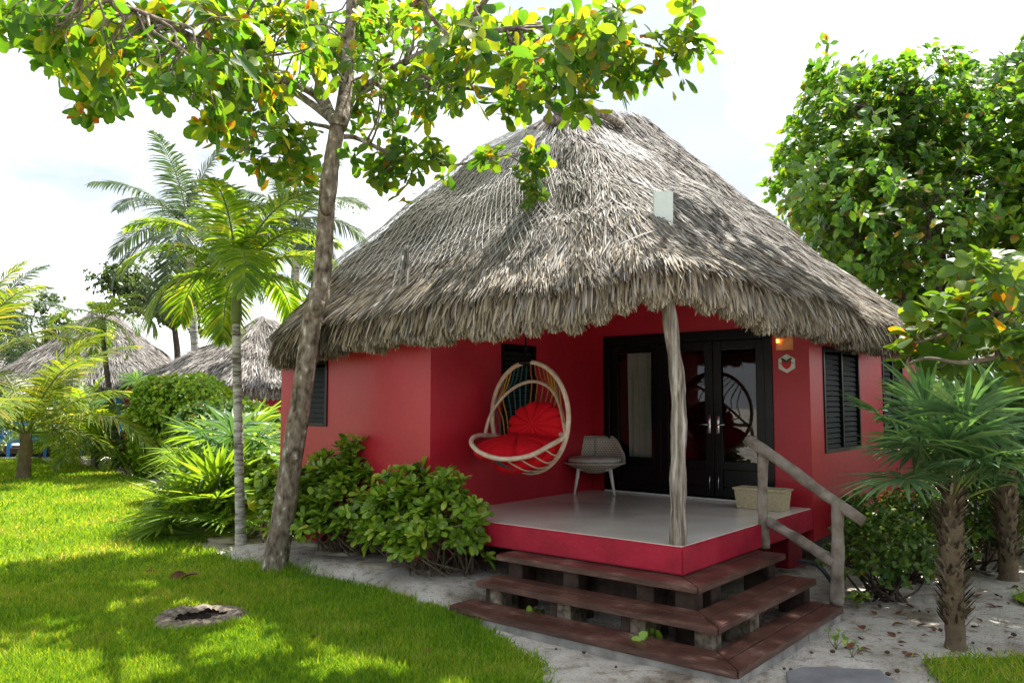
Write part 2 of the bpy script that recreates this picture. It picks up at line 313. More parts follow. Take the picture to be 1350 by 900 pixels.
def wickermat():
    m, nt, out = newmat('woven_wicker'); lk = nt.links.new
    tc = nd(nt, 'TexCoord'); b = nd(nt, 'TexBrick'); b.inputs['Scale'].default_value = 1; b.offset = .5
    b.inputs['Brick Width'].default_value = .036; b.inputs['Row Height'].default_value = .03; b.inputs['Mortar Size'].default_value = .008
    b.inputs['Color1'].default_value = (.6, .56, .49, 1); b.inputs['Color2'].default_value = (.68, .64, .57, 1); b.inputs['Mortar'].default_value = (.36, .33, .29, 1)
    mp = nd(nt, 'Mapping'); mp.inputs['Rotation'].default_value = (math.pi/2, 0, 0); lk(tc.outputs['Object'], mp.inputs[0]); lk(mp.outputs[0], b.inputs['Vector'])
    p = nd(nt, 'BsdfPrincipled'); p.inputs['Roughness'].default_value = .7; lk(b.outputs[0], p.inputs['Base Color'])
    bu = nd(nt, 'Bump'); bu.inputs['Strength'].default_value = .6; bu.inputs['Distance'].default_value = .01; bu.invert = True; lk(b.outputs['Fac'], bu.inputs['Height']); lk(bu.outputs[0], p.inputs['Normal'])
    lk(p.outputs[0], out.inputs[0]); return m
M['wicker'] = wickermat()
def lampmat():
    m, nt, out = newmat('lamp_glow'); e = nd(nt, 'Emission'); e.inputs[0].default_value = (1, .38, .06, 1); e.inputs[1].default_value = 2.2
    nt.links.new(e.outputs[0], out.inputs[0]); return m
M['glow'] = lampmat()
# ------------------------------------------------------------------ light
SUN = np.array([.6*math.cos(math.radians(60)), .8*math.cos(math.radians(60)), math.sin(math.radians(60))])
ld = bpy.data.lights.new('sun', 'SUN'); ld.energy = 5.0; ld.angle = math.radians(.53); ld.color = (1, .955, .88)
lo = bpy.data.objects.new('sun', ld); COL.objects.link(lo); lo.rotation_euler = Vector(tuple(-SUN)).to_track_quat('-Z', 'Y').to_euler(); lo.location = (0, 0, 30)
w = bpy.data.worlds.new('World'); SC.world = w; w.use_nodes = True; nt = w.node_tree; nt.nodes.clear(); lk = nt.links.new
wo = nt.nodes.new('ShaderNodeOutputWorld'); bg = nt.nodes.new('ShaderNodeBackground'); bg.inputs[1].default_value = .1
sk = nt.nodes.new('ShaderNodeTexSky'); sk.sky_type = 'NISHITA'; sk.sun_disc = False; sk.sun_elevation = math.radians(60); sk.sun_rotation = math.atan2(.6, .8); sk.dust_density = 2.5
tc = nt.nodes.new('ShaderNodeTexCoord'); mp = nt.nodes.new('ShaderNodeMapping'); mp.inputs['Scale'].default_value = (1, 1, 2.2); lk(tc.outputs['Generated'], mp.inputs[0])
no = nt.nodes.new('ShaderNodeTexNoise'); no.inputs['Scale'].default_value = 2.1; no.inputs['Detail'].default_value = 7; no.inputs['Roughness'].default_value = .5; lk(mp.outputs[0], no.inputs['Vector'])
cr = ramp(nt, [(.34, (.45,)*3), (.56, (.97,)*3)]); lk(no.outputs[0], cr.inputs[0])
mx = nt.nodes.new('ShaderNodeMix'); mx.data_type = 'RGBA'; lk(cr.outputs[0], mx.inputs[0]); lk(sk.outputs[0], mx.inputs[6]); n2 = nt.nodes.new('ShaderNodeTexNoise'); n2.inputs['Scale'].default_value = 3.1; n2.inputs['Detail'].default_value = 6; lk(mp.outputs[0], n2.inputs['Vector'])
c2 = ramp(nt, [(.42, (.52, .55, .59)), (.56, (1, 1, 1))]); lk(n2.outputs[0], c2.inputs[0])
sc_ = nt.nodes.new('ShaderNodeMix'); sc_.data_type = 'RGBA'; sc_.blend_type = 'MULTIPLY'; sc_.inputs[0].default_value = 1; sc_.inputs[6].default_value = (6.3, 6.4, 6.5, 1); lk(c2.outputs[0], sc_.inputs[7]); lk(sc_.outputs[2], mx.inputs[7])
lk(mx.outputs[2], bg.inputs[0]); lk(bg.outputs[0], wo.inputs[0])
vs = SC.view_settings; SC.display_settings.display_device = 'sRGB'; vs.view_transform = 'Standard'; vs.look = 'None'; vs.exposure = 1.45; vs.gamma = 1
try: vs.use_curve_mapping = False
except Exception: pass
SC.cycles.use_denoising = True; SC.cycles.max_bounces = 8; SC.cycles.transparent_max_bounces = 8; SC.cycles.caustics_reflective = False; SC.cycles.caustics_refractive = False
# ------------------------------------------------------------------ ground
xs = np.unique(np.concatenate([np.linspace(-6, -1.3, 40), np.linspace(-1.25, 5.1, 110), np.linspace(5.2, 7, 16), np.linspace(-60, 60, 60), [-400, -200, 200, 400]]))
ys = np.unique(np.concatenate([np.linspace(3.5, 4.7, 10), np.linspace(4.75, 9.2, 80), np.linspace(9.3, 13, 34), np.linspace(-8, 80, 50), [-60, 150, 300, 600]]))
X, Y = np.meshgrid(xs, ys)
Z = .012*np.sin(X*3.1+1.3*np.sin(Y*2.2))*np.sin(Y*2.7+.8*np.sin(X*1.7))+.007*np.sin(X*9+Y*4)*np.sin(Y*8-X*3)
def sstep(x): x = np.clip(x, 0, 1); return x*x*(3-2*x)
UA = math.radians(140.236)
def bed(x, y):
    dx, dy = x-1.446, y-6.894; u = dx*math.cos(UA)+dy*math.sin(UA); v = dx*math.sin(UA)-dy*math.cos(UA)
    return .16*sstep((v+.85)/.4)*sstep((u-1.9)/.5)*sstep((6.4-u)/.6)
Z = Z+bed(X, Y)
for _ in range(260):        # scuffs and footprints in the sand
    cx_, cy_, r_ = rng.uniform(-1.2, 5), rng.uniform(4.8, 9), rng.uniform(.06, .16); Z = Z+rng.uniform(-.022, .012)*np.exp(-((X-cx_)**2+(Y-cy_)**2)/r_**2)
g = MB(); grid_add(g, np.stack([X, Y, Z-.012], -1)); tag(g.build('ground', M['sand']), kind='structure')
def poly_px(pts): return np.array([gp(x, y)[:2] for x, y in pts])
LAWN_PX = [(130, 619), (168, 629), (202, 640), (207, 662), (209, 690), (222, 708), (262, 724), (332, 744), (392, 757), (440, 769), (490, 780), (545, 797), (600, 816), (648, 838), (686, 864), (712, 894), (716, 915)]
LP = poly_px(LAWN_PX)
LAWN = np.concatenate([LP, np.array([[.2, 4.2], [-10, 4.2], [-30, 12], [-30, 27.5], [-15.5, 26.2]])])
PATCH = np.concatenate([poly_px([(1216, 872), (1255, 868), (1300, 871), (1352, 868), (1400, 872)]), np.array([[5.2, 4.6], [2.9, 4.6]]), poly_px([(1232, 893)])])
PATCH2 = poly_px([(1333, 788), (1352, 782), (1420, 784), (1440, 800), (1352, 799)])
def inpoly(P, poly):
    x, y = P[:, 0], P[:, 1]; r = np.zeros(len(P), bool)
    for (x1, y1), (x2, y2) in zip(poly, np.roll(poly, -1, 0)):
        c = ((y1 > y) != (y2 > y)) & (x < (x2-x1)*(y-y1)/(y2-y1+1e-12)+x1); r ^= c
    return r
def sheet(name, poly, z, mat):
    bm = bmesh.new(); vs_ = [bm.verts.new((p[0], p[1], z)) for p in poly]
    bmesh.ops.triangle_fill(bm, use_beauty=True, edges=[bm.edges.new((vs_[i], vs_[(i+1) % len(vs_)])) for i in range(len(vs_))], normal=Vector((0, 0, 1)))
    mb = MB(); bm_add(mb, bm); return tag(mb.build(name, mat, smooth=False), kind='structure')
sheet('lawn', LAWN, .022, M['turf']); sheet('lawn_patch', PATCH, .022, M['turf']); sheet('lawn_patch', PATCH2, .022, M['turf'])
def jit_noise(P, s): return np.sin(P[:, 0]*s+1.7*np.sin(P[:, 1]*s*.8))*np.sin(P[:, 1]*s*1.1+1.3*np.sin(P[:, 0]*s*.7))
def grass_pts(n, x0, x1, y0, y1, poly, pw):
    # density falls with distance: y distributed so that dens ~ y^-pw
    u_ = rng.uniform(0, 1, n); k = 1-pw
    y = (y0**k+u_*(y1**k-y0**k))**(1/k); x = rng.uniform(-1, 1, n)
    x = x0+(x1-x0)*(x*.5+.5)
    P = np.stack([x, y], 1); a = rng.uniform(0, 1, n)
    keep = (np.abs(P[:, 0]) < .68*P[:, 1]+.6) 
    P = P[keep]
    # wobbly border
    Q = P+.05*np.stack([jit_noise(P, 9), jit_noise(P+3, 9)], 1)+.06*np.stack([jit_noise(P+5, 23), jit_noise(P+9, 21)], 1)+rng.normal(0, .05, P.shape)
    rc = gp(262, 819)[:2]; ok = inpoly(Q, poly) & (np.linalg.norm(P-rc, axis=1) > .37)
    return P[ok]
mbg = MB()
for (n, y0, y1, x0, x1, poly, pw) in ((330000, 5.0, 9.0, -6.6, .4, LAWN, 1.6), (270000, 9.0, 28, -19, -.5, LAWN, 1.5), (12000, 4.7, 6.6, 2.8, 5, PATCH, 1.2), (2500, 7, 9.5, 4.5, 6.5, PATCH2, 1.2)):
    P = grass_pts(n, x0, x1, y0, y1, poly, pw); m = len(P)
    far = np.clip(P[:, 1]/7, 1, 3)
    clump = .5+.5*jit_noise(P, 5.); c2 = .5+.5*jit_noise(P+7, 1.3)
    L = (.028+.05*rng.uniform(0, 1, m)**2+.028*clump+.014*c2)*(1+.12*(far-1))
    tl = rng.normal(0, .62, (m, 2)); D = np.stack([tl[:, 0], tl[:, 1], np.ones(m)], 1)
    Nn = rdir(m); Nn[:, 2] *= .3
    blades(mbg, np.column_stack([P, np.full(m, .02)]), D, Nn, L, .0042*far*rng.uniform(.6, 1.5, m), T_GRASS, 0, 0, .35*rng.uniform(0, 1, m))
# tufts around the palm and tree foot
for (cx, cy, r, k) in ((360, 757, .34, 900), (405, 757, .25, 300)):
    c = gp(cx, cy); P = c[:2]+rng.normal(0, r*.6, (k, 2))
    D = np.column_stack([rng.normal(0, .4, (k, 2)), np.ones(k)])
    blades(mbg, np.column_stack([P, np.full(k, .02)]), D, rdir(k), rng.uniform(.07, .16, k), .0045, T_GRASS, 0, 0, .3)
tag(mbg.build('grass', M['grass']), 'short bright green lawn grass', 'grass', kind='stuff')
# pale path far left
pb = MB(); pa = [gp(x, y) for x, y in ((88, 606), (225, 611), (215, 601), (92, 598))]
prism(pb, [p+np.array([0, 0, .03]) for p in pa], (0, 0, -.06)); tag(pb.build('path', M['pathmat'], smooth=False), kind='structure')
# ------------------------------------------------------------------ hut
P0 = np.array([1.446, 6.894, 0.]); UA = math.radians(140.236)
U = np.array([math.cos(UA), math.sin(UA), 0]); Vv = np.array([math.cos(UA-math.pi/2), math.sin(UA-math.pi/2), 0]); ZZ = np.array([0, 0, 1.])
def H(u, v, z): return P0+U*u+Vv*v+ZZ*z
AX = [U, Vv, ZZ]
DK, LU, LV, PU, PV, ZB = .73, 5.86, 8.3, 3.05, 3.15, .42
hut = thing('hut', 'red painted hut with shaggy grey thatched roof, corner porch and black glass doors', 'hut', H(2.9, 4, 0))
def hbox(mb, u, v, z, bev=.004, mat=0):
    box(mb, H((u[0]+u[1])/2, (v[0]+v[1])/2, (z[0]+z[1])/2), (abs(u[1]-u[0]), abs(v[1]-v[0]), abs(z[1]-z[0])), AX, bev, mat)
WT = .16
wl = MB()
def wall_run(mb, axis, fixed, a0, a1, z0, ztop, holes):
    """wall along axis ('u' or 'v'); fixed=(f0,f1); holes list of (a0,a1,z0,z1); ztop(a) height"""
    cuts = sorted({a0, a1, *[h[0] for h in holes], *[h[1] for h in holes]})
    def piece(s, e, za, zb0, zb1):
        pts = []
        for a, z in ((s, za), (e, za), (e, zb1), (s, zb0)):
            pts.append(H(a, fixed[0], z) if axis == 'u' else H(fixed[0], a, z))
        ext = (Vv if axis == 'u' else U)*(fixed[1]-fixed[0])
        prism(mb, pts, ext)
    for s, e in zip(cuts[:-1], cuts[1:]):
        hs = sorted([h for h in holes if h[0] <= s+1e-6 and h[1] >= e-1e-6], key=lambda h: h[2])
        z = z0
        for h in hs:
            if h[2] > z+.01: piece(s, e, z, h[2], h[2])
            z = h[3]
        if ztop(s) > z: piece(s, e, z, ztop(s), ztop(e))
# windows: (a0,a1,z0,z1)
WINL = (4.87, 5.56, 1.64, 2.47); WINP = (1.2, 1.88, 1.5, 2.66); WR1 = (3.6, 5.0, 1.33, 2.62); WR2 = (6.1, 7.2, 1.36, 2.6); DOOR = (.47, 2.81, DK+.005, 2.845)
wall_run(wl, 'u', (0, WT), PU, LU, ZB, lambda a: 2.86, [WINL])
wall_run(wl, 'v', (PU, PU+WT), WT+.002, PV+WT, ZB+.03, lambda a: 2.88+.36*min(a, 2.2), [WINP])
wall_run(wl, 'u', (PV, PV+WT), WT, PU, ZB+.03, lambda a: 2.9+.28*min(a, 2.2), [DOOR])
wall_run(wl, 'v', (0, WT), PV, LV, .36, lambda a: 2.86, [WR1, WR2])
wall_run(wl, 'v', (LU, LU-WT), WT, LV-WT, ZB, lambda a: 2.86, [])
wall_run(wl, 'u', (LV, LV-WT), 0, LU, ZB, lambda a: 2.86, [])
wl.build('wall', M['red'], hut, smooth=False)
# plaster corner strip by porch entry
# deck
df = MB(); prism(df, [H(*p, DK-.04) for p in ((.022, .022), (PU-.002, .022), (PU-.002, PV-.002), (.022, PV-.002))], ZZ*.04, 0, .005); df.build('porch_floor', M['cement'], hut, smooth=False)
fb = MB(); prism(fb, [H(*p, .49) for p in ((0, 0), (PU, 0), (PU, .2), (.2, .2), (.2, PV), (0, PV))], ZZ*(DK-.006-.49), 0, .012)
# irregular lip of the fascia
fb.build('porch_fascia', M['redband'], hut, smooth=False)
ib = MB(); hbox(ib, (PU+WT+.01, LU-WT-.01), (WT+.01, LV-WT-.01), (.5, DK-.02)); hbox(ib, (WT+.01, PU+WT), (PV+WT+.01, LV-WT-.01), (.5, DK-.02)); hbox(ib, (.25, PU-.1), (.25, PV-.05), (.5, DK-.05)); ib.build('floor_slab', M['slab'], hut, smooth=False)
for (u, v) in ((.55, 3.45), (3.3, .4), (5.4, .4), (.5, 6.2), (5.4, 5), (5.4, 8), (.5, 8)):
    fp = MB(); hbox(fp, (u-.22, u+.22), (v-.22, v+.22), (-.05, .52), .01)
    fp.build('foundation_pier', M['redband'], hut, smooth=False)
def window(a, fixed, axis, face, panes=2, louvre=True):
    a0, a1, z0, z1 = a; fr = MB(); d = .05
    def bx(mb, s, e, za, zb, f0, f1):
        if axis == 'u': hbox(mb, (s, e), (f0, f1), (za, zb), .004)
        else: hbox(mb, (f0, f1), (s, e), (za, zb), .004)
    f0, f1 = fixed-.015*face, fixed+.06*face
    bx(fr, a0+.001, a0+d, z0+.001, z1-.001, f0, f1); bx(fr, a1-d, a1-.001, z0+.001, z1-.001, f0, f1); bx(fr, a0+d+.001, a1-d-.001, z0+.001, z0+d, f0, f1); bx(fr, a0+d+.001, a1-d-.001, z1-d, z1-.001, f0, f1)
    for i in range(1, panes):
        m = a0+(a1-a0)*i/panes; bx(fr, m-.025, m+.025, z0+d+.001, z1-d-.001, f0+.004*face, f1)
    o = fr.build('window', M['black'], hut, smooth=False)
    pn = MB(); bx(pn, a0+d, a1-d, z0+d, z1-d, fixed+.045*face, fixed+.05*face); pn.build('pane', M['darkglass'], o, smooth=False)
    if louvre:
        lv = MB(); k = int((z1-z0)/.07)
        for j in range(panes):
            s = a0+(a1-a0)*j/panes+.04; e = a0+(a1-a0)*(j+1)/panes-.04
            for i in range(k):
                z = z0+.07+(z1-z0-.12)*i/k; c = (s+e)/2
                ctr = H(c, fixed+.025*face, z) if axis == 'u' else H(fixed+.025*face, c, z)
                along, inn = (U, Vv*face) if axis == 'u' else (Vv, U*face)
                t = math.radians(74); sl = inn*math.cos(t)+ZZ*math.sin(t); nn = np.cross(along, sl)
                box(lv, ctr, (e-s, .055, .006), [along, sl, nn], .001)
        lv.build('louvre', M['louvre'], o, smooth=False)
window(WINL, 0, 'u', 1, 1); window(WINP, PU, 'v', 1, 1); window(WR1, 0, 'v', 1, 2); window(WR2, 0, 'v', 1, 2)
# black doors
fr = MB(); a0, a1, z0, z1 = DOOR; V0 = PV-.02
hbox(fr, (a0-.03, a0+.07), (V0, V0+.13), (z0, z1)); hbox(fr, (a1-.07, a1+.03), (V0, V0+.13), (z0, z1)); hbox(fr, (a0+.071, a1-.071), (V0, V0+.13), (z1-.13, z1)); hbox(fr, (a0+.071, a1-.071), (V0+.02, V0+.12), (z0, z0+.03))
fr.build('door_frame', M['black'], hut, smooth=False)
ws = MB(); hbox(ws, (a0, a1), (V0-.04, V0-.003), (DK+.002, DK+.022)); ws.build('door_sill', M['white'], hut, smooth=False)
edges = [a0+.075, 1.22, 1.97, a1-.075]
for i in range(3):
    s, e = edges[i]+.004, edges[i+1]-.004; zt, zb = z1-.135, z0+.035; ml = .11
    dr = MB(); v0, v1 = V0+.03, V0+.09
    hbox(dr, (s, s+ml), (v0, v1), (zb, zt)); hbox(dr, (e-ml, e), (v0, v1), (zb, zt)); hbox(dr, (s+ml+.001, e-ml-.001), (v0, v1), (zt-.11, zt)); hbox(dr, (s+ml+.001, e-ml-.001), (v0+.002, v1), (zb, zb+.12))
    hbox(dr, (s+ml+.001, e-ml-.001), (v0+.018, v1-.01), (zb+.121, zb+.34)); hbox(dr, (s+ml+.001, e-ml-.001), (v0+.002, v1), (zb+.341, zb+.44))
    o = dr.build('door', M['black'], hut, smooth=False)
    gl = MB(); hbox(gl, (s+ml, e-ml), (v0+.03, v0+.036), (zb+.44, zt-.11), 0); gl.build('pane', M['glass'], o, smooth=False)
    if i < 2:
        hd = MB(); hu = e-.055 if i == 0 else s+.055
        hbox(hd, (hu-.022, hu+.022), (v0-.008, v0-.001), (1.55, 1.78)); tube(hd, [H(hu, v0-.008, 1.66), H(hu, v0-.05, 1.66), H(hu+(-.11 if i == 0 else .11), v0-.052, 1.665)], .009, 8); hd.build('handle', M['chrome'], o)
        bt = MB(); tube(bt, [H(hu, v0-.012, zb+.09), H(hu, v0-.012, zb+.27)], .007, 6); bt.build('bolt', M['chrome'], o)
def curtain(u0, u1, z0_, z1_):
    mb = MB(); n = 60; uu = np.linspace(u0, u1, n); rows = []
    for z in np.linspace(z1_, z0_, 8): rows.append([H(u, PV+.3+.045*math.sin((u-u0)*70)+.012*math.sin(u*31+z*2), z) for u in uu])
    grid_add(mb, np.array(rows)); return mb.build('curtain', M['curtain'], hut)
curtain(2.27, 2.62, .8, 2.78); curtain(.52, .66, .8, 2.78)
# porch post: crooked log
pp = MB(); base = H(.1, .1, DK)
px_ = [(0, 0), (.01, .0), (.015, .01), (.03, .015), (.02, .01), (-.02, 0), (-.055, -.01), (-.075, -.01)]
pts = np.array([base+np.array([dx, dy, z]) for (dx, dy), z in zip(px_, np.linspace(-.03, 2.5, 8))])
tube(pp, spline(pts, 40), np.linspace(.072, .06, 40)+.006*np.sin(np.arange(40)*.9), 18, True, 0, .035)
pp.build('porch_post', M['wood'], hut)
# ---- thatched roofs
def roof_fn(uc, vc, a, b, n, zr, r0, r1, zedge, org=None, tl=None, slope=0.):
    o, uu, vv = org if org else (P0, U, Vv)
    def S(th, s, lift=0.):
        th = (np.asarray(th)+math.pi) % TAU-math.pi
        c, sn = np.cos(th), np.sin(th)
        r = (np.abs(c/a)**n+np.abs(sn/b)**n)**(-1/n)
        ex, ey = uc+r*c, vc+r*sn
        ry = vc+np.where(sn > 0, (r1-vc)*np.clip(sn*1.25, 0, 1), (vc-r0)*np.clip(sn*1.25, -1, 0)); rx = np.full_like(ry, uc)
        ze = zedge(ex, ey)
        und = .07*np.sin(th*9+2*np.sin(s*5))*np.sin(s*7+th*3)*np.clip(s*3, 0, 1)+.035*np.sin(s*26+1.5*np.sin(th*6))*np.clip(s*4, 0, 1)*np.clip((1-s)*3, 0, 1)
        wl_ = np.exp(-((th-tl)/.62)**2) if tl is not None else 0.; f = s*(1+(.14-.42*wl_)*(1-s)); f = np.sqrt(f*f+.0036)-.06
        bul = 1+.02*np.sin(th*5)
        zr_ = zr+slope*(ry-vc); z = zr_+(ze-zr_)*f/.945+und*.7+lift
        x = rx+(ex-rx)*s; y = ry+(ey-ry)*s
        # little swell at the top cap
        z = z+.16*np.exp(-(s/.09)**2)*(.6+.4*np.sin(th*2))
        return o+x[..., None]*uu+y[..., None]*vv+z[..., None]*ZZ
    return S
def build_roof(S, zbot_fn, nb, nfr, parent, pale=None, LB=(.13, .32), WB=(.0035, .0085), mats=None, name='roof', cull=True, thick=.36, und=(.3, .55)):
    mats = mats or [M['thatchbase'], M['thatch'], M['straw'], M['palethatch']]
    mb = MB(); th = np.linspace(0, TAU, 161)[:-1]; s = np.linspace(0.02, 1, 30)
    TH_, SS = np.meshgrid(th, s); G = S(TH_, SS)
    # edge roll and underside
    e = G[-1]; c = G[0].mean(0); inn = c-e; inn[:, 2] = 0; inn = nrm(inn)
    drop = np.array([thick])
    zb = zbot_fn(e)
    r1_ = e+inn*-.01; r1_[:, 2] = e[:, 2]*.5+zb*.5
    r2_ = e+inn*.10; r2_[:, 2] = zb+.03
    Gs = [G, r1_[None], r2_[None]]
    for k in (.3, .6, .95):
        q = S(th, np.full_like(th, 1-k), -.32); q = q.copy(); Gs.append(q[None])
    grid_add(mb, np.concatenate(Gs), 0, True)
    cap = S(th, np.full_like(th, .02)); ctr = cap.mean(0)
    n = len(th); mb.add(np.concatenate([cap, ctr[None]]), np.stack([np.arange(n), (np.arange(n)+1) % n, np.full(n, n)], -1), 0)
    # thatch blades
    def sample(n, slo=.03, shi=1.0):
        t_ = rng.uniform(0, TAU, n*3); s_ = np.sqrt(rng.uniform(slo**2, shi**2, n*3)); nc = 17.; q_ = s_*nc+.5*np.sin(t_*7)+.3*np.sin(t_*17+1); s_ = np.clip(s_+(np.floor(q_)+.5-q_)*.45*(rng.uniform(0, 1, n*3) < .6)/nc, slo, shi)
        p = S(t_, s_); e1 = S(t_, np.clip(s_+.012, 0, 1.02)); e2 = S(t_+.01, s_)
        D = nrm(e1-p); Tn = (e2-p)/.01; area = np.linalg.norm(Tn, axis=1)/s_.clip(.05)
        N = np.cross(D, nrm(Tn)); N = nrm(N); N[N[:, 2] < 0] *= -1
        w_ = area/np.quantile(area, .97); ok = rng.uniform(0, 1, n*3) < w_
        if cull:
            vd = nrm(np.array([0, 0, EYE])-p); vis = (N*vd).sum(1) > -.12
            ok &= vis | (rng.uniform(0, 1, n*3) < .12)
        ok = np.nonzero(ok)[0][:n]
        return p[ok], D[ok], N[ok], s_[ok], nrm(Tn)[ok]
    p, D, N, s_, Tn = sample(nb); m = len(p)
    cl = np.sin(p[:, 0]*7+p[:, 2]*5)*np.sin(p[:, 1]*6-p[:, 2]*4)
    yaw = rng.normal(0, .16, m)+.22*cl
    D2 = nrm(D+Tn*yaw[:, None]+N*rng.uniform(-.02, .17, m)[:, None])
    L = rng.uniform(*LB, m); W = rng.uniform(*WB, m)
    # keep shorter close to the edge so tips do not run past it too far
    straw = rng.uniform(0, 1, m) < np.clip((s_-.66)*1.7, .05, .65)
    pl_ = np.zeros(m, bool)
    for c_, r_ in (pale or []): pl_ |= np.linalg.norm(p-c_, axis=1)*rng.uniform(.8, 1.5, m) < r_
    p = p+N*rng.uniform(.0, .06, m)[:, None]-D*.12
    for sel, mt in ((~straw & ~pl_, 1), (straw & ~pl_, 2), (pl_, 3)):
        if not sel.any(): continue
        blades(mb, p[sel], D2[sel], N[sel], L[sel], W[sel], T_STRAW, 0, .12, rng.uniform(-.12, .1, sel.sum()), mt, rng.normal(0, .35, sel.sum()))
    # long ribs
    k = max(20, nb//900); p, D, N, s_, Tn = sample(k, .1, .85); k = len(p); D2 = nrm(D+Tn*rng.normal(0, .55, k)[:, None])
    blades(mb, p+N*.07, D2, N, rng.uniform(.4, .9, k), rng.uniform(.005, .010, k), T_STRAW, .3, .05, .06, 1)
    # eave fringe, several layers
    t_ = rng.uniform(0, TAU, nfr*2); e = S(t_, np.ones_like(t_))
    if cull:
        outw = e-e.mean(0); outw[:, 2] = 0; vis = (nrm(outw)*nrm(np.array([0, 0, EYE])-e)).sum(1) > -.25
        t_ = t_[vis]; e = e[vis]
    t_ = t_[:nfr]; e = e[:nfr]; m = len(t_); zb = zbot_fn(e)
    outw = nrm((e-c)*np.array([1, 1, 0])); tan = np.stack([-outw[:, 1], outw[:, 0], np.zeros(m)], 1)
    q = rng.uniform(0, 1, m); lay = rng.uniform(0, 1, m)
    pos = e-outw*(lay*.22)[:, None]; pos[:, 2] = e[:, 2]+.03-(e[:, 2]-zb-.06)*q-lay*.04
    ragged = .03*np.sin(t_*55+np.sin(t_*23)*2)+.035*np.sin(t_*131)+rng.normal(0, .012, m)
    D = outw*rng.uniform(.1, .62, m)[:, None]*(1-.5*q)[:, None]+tan*rng.normal(0, .14, m)[:, None]; D[:, 2] = -1
    D = nrm(D); L = np.clip((pos[:, 2]-zb)*rng.uniform(.8, 1.0, m)+ragged+.03, .07, .6)
    L = np.minimum(L, rng.uniform(.14, .34, m))
    mt = rng.uniform(0, 1, m) < .8
    for sel, mi in ((mt, 2), (~mt, 1)):
        blades(mb, pos[sel], D[sel], outw[sel], L[sel], rng.uniform(WB[0]*1.4, WB[1]*1.8, sel.sum()), T_STRAW, .2, .05, rng.uniform(-.05, .2, sel.sum()), mi, rng.normal(0, .5, sel.sum()))
    return mb.build(name, mats, parent)
def z_bottom_uv(u, v):
    z = 2.60+0*u
    z = z+.05*np.exp(-((u-1.2)**2+v**2)/1.2)
    z = z+.26*np.exp(-((u+.2)**2+(v+.2)**2)/.72**2)+.12*np.exp(-(u**2+(v-2.1)**2)/1.25**2)
    z = z-.20*np.exp(-((u-6.2)**2+(v-.1)**2)/1.6**2)
    z = z+.03*np.exp(-((u)**2+(v-5)**2)/2.5**2)+.012*np.sin(u*7+v*5)
    return z
def z_bottom(e):
    d = e-P0; return z_bottom_uv(d @ U, d @ Vv)
def z_edge(u, v):
    return z_bottom_uv(u, v)+.36-.12*np.exp(-((u+.2)**2+(v+.2)**2)/.6**2)
VC = 4.15
S1 = roof_fn(LU/2, VC, LU/2+.36, VC+.4, 7.5, 6.18, 2.3, 4.2, z_edge, None, math.atan2(-VC*.9, LU/2), .27)
roof = build_roof(S1, z_bottom, 230000, 62000, hut, [(at(828, 192, 10.35), .42), (at(845, 262, 9.2), .3), (at(800, 205, 10.2), .28)])  # pale spots paint the sunlit upper hip
# log poles at the ridge
def pole(a, b, r):
    mb = MB(); P = np.linspace(a, b, 10)+rng.normal(0, .008, (10, 3)); tube(mb, P, r, 10, True, 0, .04); return mb.build('ridge_pole', M['wood'], hut)
pole(at(721, 138, 10.0), at(775, 172, 10.5), .05); pole(at(720, 158, 10.0), at(780, 165, 10.5), .06); pole(at(758, 131, 10.2), at(820, 165, 10.9), .06)
# wire netting lying over the camera-left slope
net = MB()
def net_lines(th0, th1, n):
    for k in range(n):
        f0 = k/(n-1)
        for dr in (1, -1):
            tt = []; 
            for q in np.linspace(0, 1, 26):
                s = .16+.70*q; th_ = th0+(th1-th0)*f0+dr*.42*(q-.5)*(1-.25*q)
                if th0 <= th_ <= th1: tt.append((th_, s))
            if len(tt) > 3:
                A = np.array(tt); P = S1(A[:, 0], A[:, 1])
                e1 = S1(A[:, 0], A[:, 1]+.01); e2 = S1(A[:, 0]+.01, A[:, 1]); N = nrm(np.cross(e1-P, e2-P)); N[N[:, 2] < 0] *= -1
                P = P+N*(.13+rng.normal(0, .008, (len(P), 1))); tube(net, P, .0036, 3, False)
thA = math.atan2(-VC, -LU/2+.9); thB = math.atan2(-VC*.95, LU/2)
net_lines(thA+.05, thB+.02, 46)
net.build('netting', M['wire'], hut)
# ------------------------------------------------------------------ things on the hut
def hexagon_sign():
    t = thing('wall_sign', 'white hexagonal plaque with red and green emblem on the red wall beside the doors', 'sign', H(.262, PV, 2.40))
    c = H(.262, PV-.004, 2.40); mb = MB(); r = .112
    def disc(mb, poly, off, th_): prism(mb, [c+U*(-x)+ZZ*y-Vv*off for x, y in poly], -Vv*th_, 0, .0)
    disc(mb, [(r*math.sin(i*TAU/6), r*math.cos(i*TAU/6)) for i in range(6)], 0, .014); mb.build('plate', M['white'], t, smooth=False)
    mb = MB(); body = [(0, -.068), (.034, -.05), (.056, -.015), (.06, .02), (.048, .044), (.02, .04), (0, .03), (-.02, .04), (-.048, .044), (-.06, .02), (-.056, -.015), (-.034, -.05)]
    disc(mb, body, .0145, .006); mb.build('red_emblem', M['redpaint'], t, smooth=False)
    for sx in (1, -1):
        mb = MB(); disc(mb, [(sx*.001, .006), (sx*.03, .024), (sx*.064, .05), (sx*.058, .07), (sx*.03, .056), (sx*.001, .036)], .0146, .0085); mb.build('green_emblem', M['greenpaint'], t, smooth=False)
        mb = MB(); disc(mb, [(sx*.066, .0), (sx*.084, .003), (sx*.084, .010), (sx*.066, .009)], .0146, .004); mb.build('emblem_mark', M['greenpaint'], t, smooth=False)
hexagon_sign()
